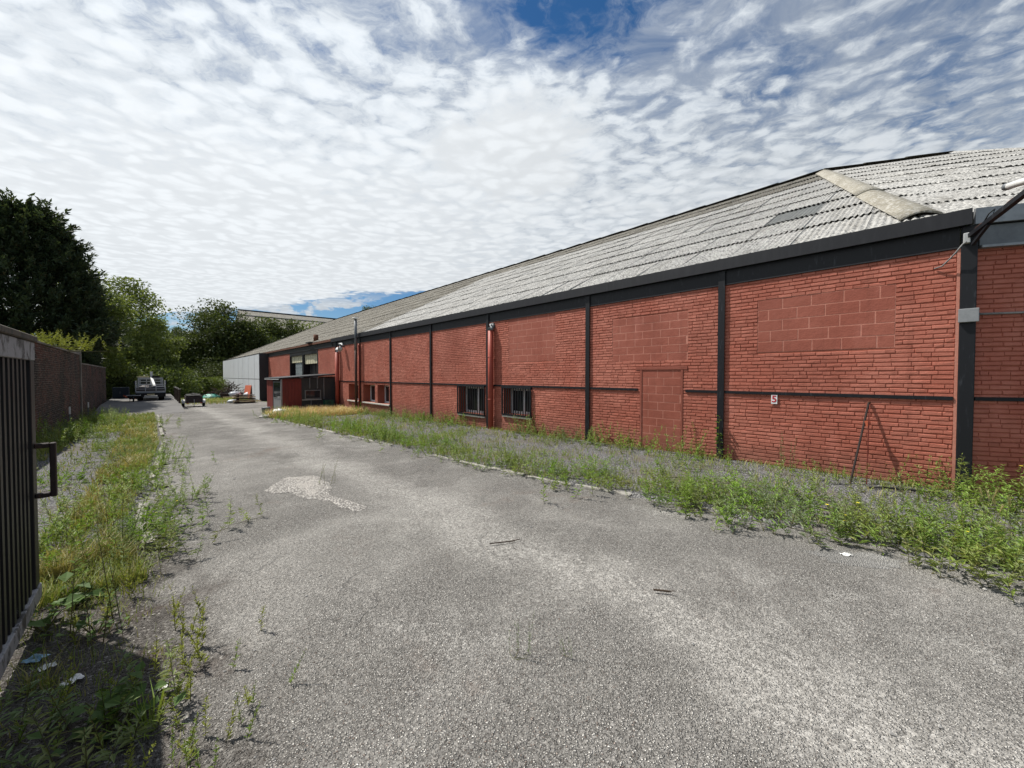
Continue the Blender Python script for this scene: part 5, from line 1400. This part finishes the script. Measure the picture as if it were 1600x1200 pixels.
# left verge
put_band(38, lambda: 6 + 20 * rp_.random() ** 1.5, lambda u: rp_.uniform(8.75, 9.5) if rp_.random() < .72 else rp_.uniform(9.5, 10.8), ['tall', 'bushy', 'mass', 'mass'], lambda u: .72, 'on the left verge', 'weeds on the left verge', LBAYS)
put_band(26, lambda: rp_.uniform(16, 34), lambda u: rp_.uniform(10.3, 11.25), ['tall', 'bushy', 'grey'], lambda u: 1.2, 'along the left boundary wall', 'weeds along the left wall', LBAYS)
singles = [(190, 955, 1.0, 'yellow', 'yellow green weed with thin stems standing at the edge of the soil'), (152, 1010, .9, 'wisp', 'tall thin dark stalk in the soil beside the yellow green weed'),
  (283, 1000, .95, 'yellow', 'yellow green spindly weed at the asphalt edge, upper one'), (300, 1075, .75, 'yellow', 'spindly weed at the asphalt edge, lower one'), (185, 1085, .95, 'yellow', 'slender yellow weed in the middle of the dark soil'),
  (170, 1150, .95, 'yellow', 'fine leaved weed at the bottom left of the soil'), (130, 1175, .9, 'grey', 'grey green weed at the bottom left corner'), (275, 1190, .8, 'yellow', 'yellow flowering weed cut by the bottom edge'),
  (335, 1190, .6, 'yellow', 'single yellow sprig at the bottom edge on the asphalt'), (255, 850, .95, 'bushy', 'broad clump of purple tinged weed spilling on the asphalt edge'), (240, 880, .8, 'grey', 'grey clump below the purple tinged weed'), (232, 835, .6, 'flowering', 'small clump with yellow dots beside the kerb stones'),
  (275, 790, .7, 'tall', 'bright weed growing in the crack of the asphalt'), (262, 720, .85, 'tall', 'leaning bright weed growing beyond the left kerb'), (168, 800, .85, 'tall', 'bright green clump in the middle of the left verge'), (205, 770, .8, 'tall', 'fresh green clump beside the left kerb stones'),
  (155, 705, .6, 'tall', 'lone bright tuft on the left gravel'), (108, 890, .8, 'wisp', 'tall dark thin stalk beside the gate'), (150, 870, .85, 'wisp', 'second tall dark stalk on the grassy verge'),
  (803, 1030, .32, 'wisp', 'tiny dry sprig growing from the open asphalt'), (884, 1025, .2, 'wisp', 'very small sprig on the asphalt right of the dry one'), (507, 757, .55, 'wisp', 'thin lone weed at the edge of the worn patch'), (845, 1012, .001, 'wisp', '')]
for px, py, s, k, lab in singles:
    if lab: single(k, px, py, s, lab)
for (px, py, n_, ll, lab) in ((120, 945, 30, .11, 'dark broad leaved weed beside the foot of the gate'), (70, 985, 26, .10, 'broad leaved seedling cluster right at the gate foot'), (150, 990, 18, .07, 'low broad leaved weed on the bare soil'), (170, 1135, 30, .085, 'leafy nettle like plant at the bottom of the soil'), (205, 1130, 14, .09, 'pale broad leaf plant beside the grass tuft')):
    p = gnd(px, py); o = empty('broad_leaf_weed', lab, 'weed', p, rp_.uniform(0, 6)); st, lf = broad_plant(px, n_, ll, ll * .75, 'leaf_broad'); link('stems', st, o); link('foliage', lf, o)
for (px, py, lab) in ((225, 1140, 'long bladed grass tuft at the bottom of the soil'), (60, 1075, 'pale coarse grass tuft under the gate')):
    p = gnd(px, py); o = tag(link('grass_tuft', grass_tuft(px, 60, .26, 'leaf_fresh' if px > 100 else 'grass', .03, .8), None, p), lab, 'grass')
# plant on the wall top
for i, (px, sc, lab) in enumerate(((98, 1.0, 'yellow green shrub growing on top of the left wall, the larger clump'), (62, .75, 'yellow green shrub growing on top of the left wall, the smaller clump by the gate'))):
    d_ = ray(px, 540); s = (BW_Y - .15 - CAMY) / d_[1]; X = CAMX + d_[0] * s
    st, lf, _ = wild_plant(300 + i, 34, .95, 60, .13, .055, 1.0, .3, .1, mat='leaf_yellow')
    o = empty('wall_shrub', lab, 'shrub', (X, BW_Y - .1, bw_top(-X) + .03)); o.scale = (sc * .62, sc * .8, sc * .95); link('stems', st, o); link('foliage', lf, o)

# grass that nobody could count
def grass_field(name, label, pts, h, mat, seed):
    rg = np.random.default_rng(seed); n = len(pts); pts = np.asarray(pts)
    a = rg.uniform(0, 6.28, n); l = np.abs(rg.normal(0, .35, n))
    D = np.stack([np.cos(a) * l, np.sin(a) * l, np.ones(n)], 1); D /= np.linalg.norm(D, axis=1, keepdims=True)
    dist = np.hypot(pts[:, 0] - CAMX, pts[:, 1] - CAMY)
    wd = np.clip(.0006 * dist, .0022, .012) * rg.uniform(.7, 1.3, n)
    V, F = blades_np(pts, D, h * rg.uniform(.4, 1.15, n), wd, rg.uniform(.1, 1.0, n), rg.uniform(0, 6.28, n))
    q = F[:, 2] != F[:, 3]
    F2 = F.copy(); 
    T = np.concatenate([F[q][:, [0, 1, 2]], F[q][:, [0, 2, 3]], F[~q][:, :3]], 0)
    tag(link(name, np_mesh(name, V, T, M[mat])), label, 'grass', kind='stuff')
def scatter(n, u0, u1, wlo, whi, dens, seed, pw=1.0, lo=.38):
    r_ = random.Random(seed); out = []; tries = 0
    while len(out) < n and tries < n * 14:
        tries += 1
        u = u0 + (u1 - u0) * r_.random() ** pw; a, b = wlo(u), whi(u)
        if b <= a: continue
        w = r_.uniform(a, b)
        nn = mnoise.noise(Vector((u * 1.3, w * 1.7, seed))) * .35 + mnoise.noise(Vector((u * 5.5, w * 6, seed + 3))) * .35 + .5
        if r_.random() < dens(u, w) * max(0, min(1, (nn - lo) * 4)): out.append((-u, -w, g(-u) + .005))
    return out
grass_field('verge_grass', 'mixed green and tawny grass covering the left verge', scatter(19000, 5.0, 32, lambda u: interp(KL, u) + .12, lambda u: 11.4, lambda u, w: (1.0 if (w < 9.35 or w > 10.6) else .10) if 7.5 < u < 20 else .85, 3, 1.7, .44), .19, 'grass', 1)
grass_field('tawny_grass', 'tawny dry grass among the left verge weeds', scatter(6500, 5.5, 26, lambda u: interp(KL, u) + .18, lambda u: 9.6, lambda u, w: .9, 9, 1.6, .50), .26, 'grass_dry', 2)
grass_field('soil_grass', 'sparse low grass on the dark soil by the gate', scatter(2200, 2.0, 5.6, lambda u: 8.75, lambda u: 9.9, lambda u, w: .8 if w > 9.0 else .3, 14), .11, 'grass', 3)
grass_field('strip_grass', 'thin green grass scattered over the right gravel strip', scatter(15000, -2.5, 23, lambda u: .05, lambda u: interp(KR, u) - .05, lambda u, w: .9 if (interp(KR, u) - w < 1.0 or w < .35) else .30, 5, 1.3), .15, 'grass', 4)
grass_field('porch_straw', 'straw coloured dry grass in front of the porch', scatter(6500, 21, 26.2, lambda u: .3, lambda u: interp(KR, u) - .1, lambda u, w: .95, 6), .45, 'leaf_straw', 5)
grass_field('yard_grass', 'rough grass along the far end of the yard', scatter(6000, 42, 62, lambda u: 1.5, lambda u: 7.2, lambda u, w: .7 if u > 46 else .25, 11), .45, 'grass', 6)

# ------------------------------------------------------------------ trees
def tree(name, label, px, depth, top_py, rad, mat, n_leaf, leaf, seed, group='trees beyond the yard', cat='tree', base_frac=.18, nclus=70, rz_mul=1.0, trunk=.22, csize=.22, limbs=9, elong=1.5):
    p = at(px, 587, depth); zb = g(p.x) - .05; ztop = CAMZ + (587 - top_py) * depth / 600; H = ztop - zb
    o = empty(name, label, cat, (p.x, p.y, zb), 0, group)
    rg = np.random.default_rng(seed)
    cz = H * (base_frac + 1) / 2; rz2 = H * (1 - base_frac) / 2
    C = []
    while len(C) < nclus:
        v = rg.normal(0, 1, 3); v /= np.linalg.norm(v); r = rg.uniform(.15, 1) ** .45
        w = 1 + .22 * math.sin(3 * math.atan2(v[1], v[0]) + seed) + rg.normal(0, .10)
        taper = 1.0 - .28 * max(0, v[2] * r)
        C.append(np.array([v[0] * r * rad * w * taper, v[1] * r * rad * w * taper, cz + v[2] * r * rz2 * (1 + rg.normal(0, .05))]))
    C = np.array(C); C[:, 2] = np.minimum(C[:, 2], H * .97)
    tr = MB(); tr.tube([(0, 0, -.2), (.05, .02, H * .2), (.0, .08, H * .5), (.03, 0, H * .85)], [trunk * 1.25, trunk, trunk * .65, trunk * .15], 8)
    for k in range(limbs):
        c = C[rg.integers(len(C))]; z0 = H * rg.uniform(.15, .55)
        z0 = min(z0, c[2] - .1) if c[2] > .4 else .2
        tr.tube([(0, 0, z0), (c[0] * .5, c[1] * .5, z0 + (c[2] - z0) * .45), (c[0], c[1], c[2])], [trunk * .4, trunk * .25, trunk * .06], 5)
    tr.build('trunk', M['bark'], o, True)
    idx = rg.integers(0, len(C), n_leaf); cs = csize * rad * rg.uniform(.6, 1.3, len(C))
    off = rg.normal(0, 1, (n_leaf, 3)); nr = np.linalg.norm(off, axis=1, keepdims=True); off = off / nr * np.minimum(nr, 2.0) * cs[idx][:, None] * np.array([1, 1, .7])
    P = C[idx] + off
    P[:, 2] = np.clip(P[:, 2], .05, H)
    D = off / (np.linalg.norm(off, axis=1, keepdims=True) + 1e-6) + rg.normal(0, .8, (n_leaf, 3)); U = rg.normal(0, .7, (n_leaf, 3)) + np.array([0, 0, 1.0])
    s = rg.uniform(.6, 1.3, n_leaf) * leaf
    V, F = leaves_np(P, D, U, s * elong, s, .08)
    link('crown', np_mesh('crown', V, F, M[mat]), o)
    return o
# big dark conifer behind the wall
def conifer():
    p = at(42, 587, 26.0); zb = g(p.x) - .05; H = CAMZ + (587 - 334) * 26 / 600 - zb
    o = empty('conifer_tree', 'tall dense dark conifer rising behind the left wall', 'tree', (p.x, p.y, zb))
    rg = np.random.default_rng(71)
    def rad(z):
        t = z / H; return np.interp(t, [0, .27, .55, .74, .86, .96, 1.0], [4.5, 4.6, 3.4, 2.5, 2.0, .9, .25])
    n = 2700; z = H * rg.uniform(.02, 1, n) ** .8; a = rg.uniform(0, 6.28, n); r = rad(z) * rg.uniform(.45, 1.0, n) ** .6 * (1 + .10 * np.sin(5 * a + z) + rg.normal(0, .05, n))
    C = np.stack([r * np.cos(a), r * np.sin(a), z], 1)
    out = np.stack([np.cos(a), np.sin(a), rg.uniform(.3, 1.5, n)], 1); out /= np.linalg.norm(out, axis=1, keepdims=True)
    m = 52; N = n * m; idx = np.repeat(np.arange(n), m); t = rg.uniform(0, 1, N)
    L = (.35 + 1.25 * rg.random(n) ** 2.2)[idx]
    P = C[idx] + out[idx] * (t * L)[:, None] + rg.normal(0, .13, (N, 3)) * (1.15 - t)[:, None]
    P[:, 2] += -.10 * np.sin(t * 3.0) * L
    keep = (P[:, 1] + p.y < -11.7) | (P[:, 2] + zb > 4.0); P = P[keep]; idx = idx[keep]; N = len(P)
    D = out[idx] + rg.normal(0, .55, (N, 3)); s = rg.uniform(.085, .17, N)
    V, F = leaves_np(P, D, rg.normal(0, .5, (N, 3)) + np.array([0, 0, 1.]), s * 2.3, s * .85, .05)
    link('crown', np_mesh('crown', V, F, M['conifer']), o)
    tr = MB(); tr.tube([(0, 0, -.2), (0, .05, H * .5), (.05, 0, H * .95)], [.35, .14, .03], 8)
    for k in range(40):
        c = C[rg.integers(n)]; tr.tube([(0, 0, max(.3, c[2] - .6)), (c[0], c[1], c[2])], [.05, .015], 4, False)
    tr.build('trunk', M['bark'], o, True)
conifer()
tree('broadleaf_tree', 'light green tree just right of the tall dark conifer', 152, 36, 420, 2.6, 'leaf_ash', 16000, .16, 5, nclus=60)
tree('broadleaf_tree', 'airy broadleaf tree between the conifer and the gap of sky, tallest of its group', 197, 46, 436, 3.6, 'leaf_ash', 20000, .18, 6, nclus=75)
tree('broadleaf_tree', 'lower airy tree at the left edge of the gap of sky', 240, 52, 492, 2.7, 'leaf_ash', 14000, .18, 17, nclus=55)
tree('broadleaf_tree', 'dark understorey tree behind the end of the left wall', 190, 50, 520, 4.2, 'leaf_dark', 15000, .2, 18, base_frac=.05, nclus=60)
tree('pale_pine', 'bluish pale tree in the gap between the two tree groups', 274, 78, 510, 3.2, 'leaf_blue', 11000, .25, 9, base_frac=.05)
tree('broadleaf_tree', 'bluish dark tree left of the big round tree', 262, 70, 540, 4.6, 'leaf_blue', 11000, .25, 19, base_frac=.02)
tree('round_tree', 'big round dark green tree beyond the grey end of the warehouse', 338, 72, 470, 6.2, 'leaf_dark', 30000, .26, 10, base_frac=.06, nclus=120, csize=.17)
tree('round_tree', 'dark lower tree filling the space right of the big round tree', 385, 74, 505, 5.5, 'leaf_dark', 20000, .28, 11, base_frac=.03, nclus=90, csize=.2)
for i, (px, dp, tp_, r_, lab) in enumerate(((418, 84, 498, 5.5, 'green tree behind the warehouse roof, leftmost of the three'), (455, 88, 503, 5.5, 'green tree behind the warehouse roof, middle of the three'), (492, 92, 506, 5.5, 'green tree behind the warehouse roof, rightmost of the three'))):
    tree('broadleaf_tree', lab, px, dp, tp_, r_, 'leaf_dark' if i != 2 else 'leaf_ash', 12000, .32, 30 + i, 'trees behind the warehouse', base_frac=.05, nclus=80)
tree('broadleaf_tree', 'small twig tips showing above the roof ridge', 575, 60, 476, 1.2, 'leaf_dark', 900, .12, 36, 'trees behind the warehouse', base_frac=.8, nclus=18, trunk=.1)
for (px, dp, tp_, r_, mt, lab, sd_) in ((252, 43, 571, 3.0, 'leaf_bush', 'big light green shrub behind the flatbed truck', 41), (205, 42, 574, 2.3, 'leaf_bush', 'green shrub between the left wall and the truck', 42), (312, 54, 592, 3.3, 'leaf_bush', 'green shrub behind the box trailer', 43), (342, 60, 590, 2.7, 'leaf_bush', 'bright shrub beside the grey end of the warehouse', 44), (283, 56, 585, 2.8, 'leaf_dark', 'dark shrub right of the big light green shrub', 45), (178, 38, 566, 1.9, 'leaf_dark', 'dark ivy like shrub over the low end of the left wall', 46), (330, 64, 560, 4.0, 'leaf_dark', 'dark shrub below the big round tree', 47)):
    tree('shrub', lab, px, dp, tp_, r_, mt, 9000, .15, sd_, 'shrubs at the end of the yard', 'shrub', base_frac=.0, nclus=60, trunk=.07, csize=.2, limbs=14)

# far hall behind the trees
P1, P2 = at(372, 484, 100), at(545, 501, 119); P1.z = P2.z = (P1.z + P2.z) / 2
fh = empty('far_hall', 'large far hall with a brown grey roof behind the trees', 'building', (P1.x, P1.y, -.9))
dn = (P2 - P1).normalized(); sd2 = Vector((-dn.y, dn.x, 0))
if sd2.dot(Vector((CAMX, CAMY, 0)) - P1) < 0: sd2 = -sd2
E1, E2 = P1 + sd2 * 16 - Vector((0, 0, 6)), P2 + sd2 * 16 - Vector((0, 0, 6)); B1_, B2_ = P1 - sd2 * 16 - Vector((0, 0, 6)), P2 - sd2 * 16 - Vector((0, 0, 6))
o0 = Vector((P1.x, P1.y, -.9))
MB().add([P1 - o0, P2 - o0, E2 - o0, E1 - o0, B1_ - o0, B2_ - o0], [(0, 3, 2, 1), (0, 1, 5, 4)]).build('roof', M['roof_old'], fh)
gz_ = lambda v: Vector((v.x, v.y, -.9)) - o0
MB().add([E1 - o0, E2 - o0, gz_(E2), gz_(E1), B1_ - o0, B2_ - o0, gz_(B2_), gz_(B1_), P1 - o0, P2 - o0], [(0, 1, 2, 3), (4, 5, 6, 7), (0, 3, 7, 4, 8), (1, 9, 5, 6, 2)]).build('wall', M['old_mortar'], fh)
mid1, mid2 = P1.lerp(E1, .33) + Vector((0, 0, .12)), P2.lerp(E2, .33) + Vector((0, 0, .12))
MB().bar(mid1 - o0, mid2 - o0, .5, .12).build('roof_flashing', M['sill'], fh)
MB().bar(P1 - o0 + Vector((0, 0, .1)), P2 - o0 + Vector((0, 0, .1)), .5, .25).build('ridge_cap', M['blue_dark'], fh)
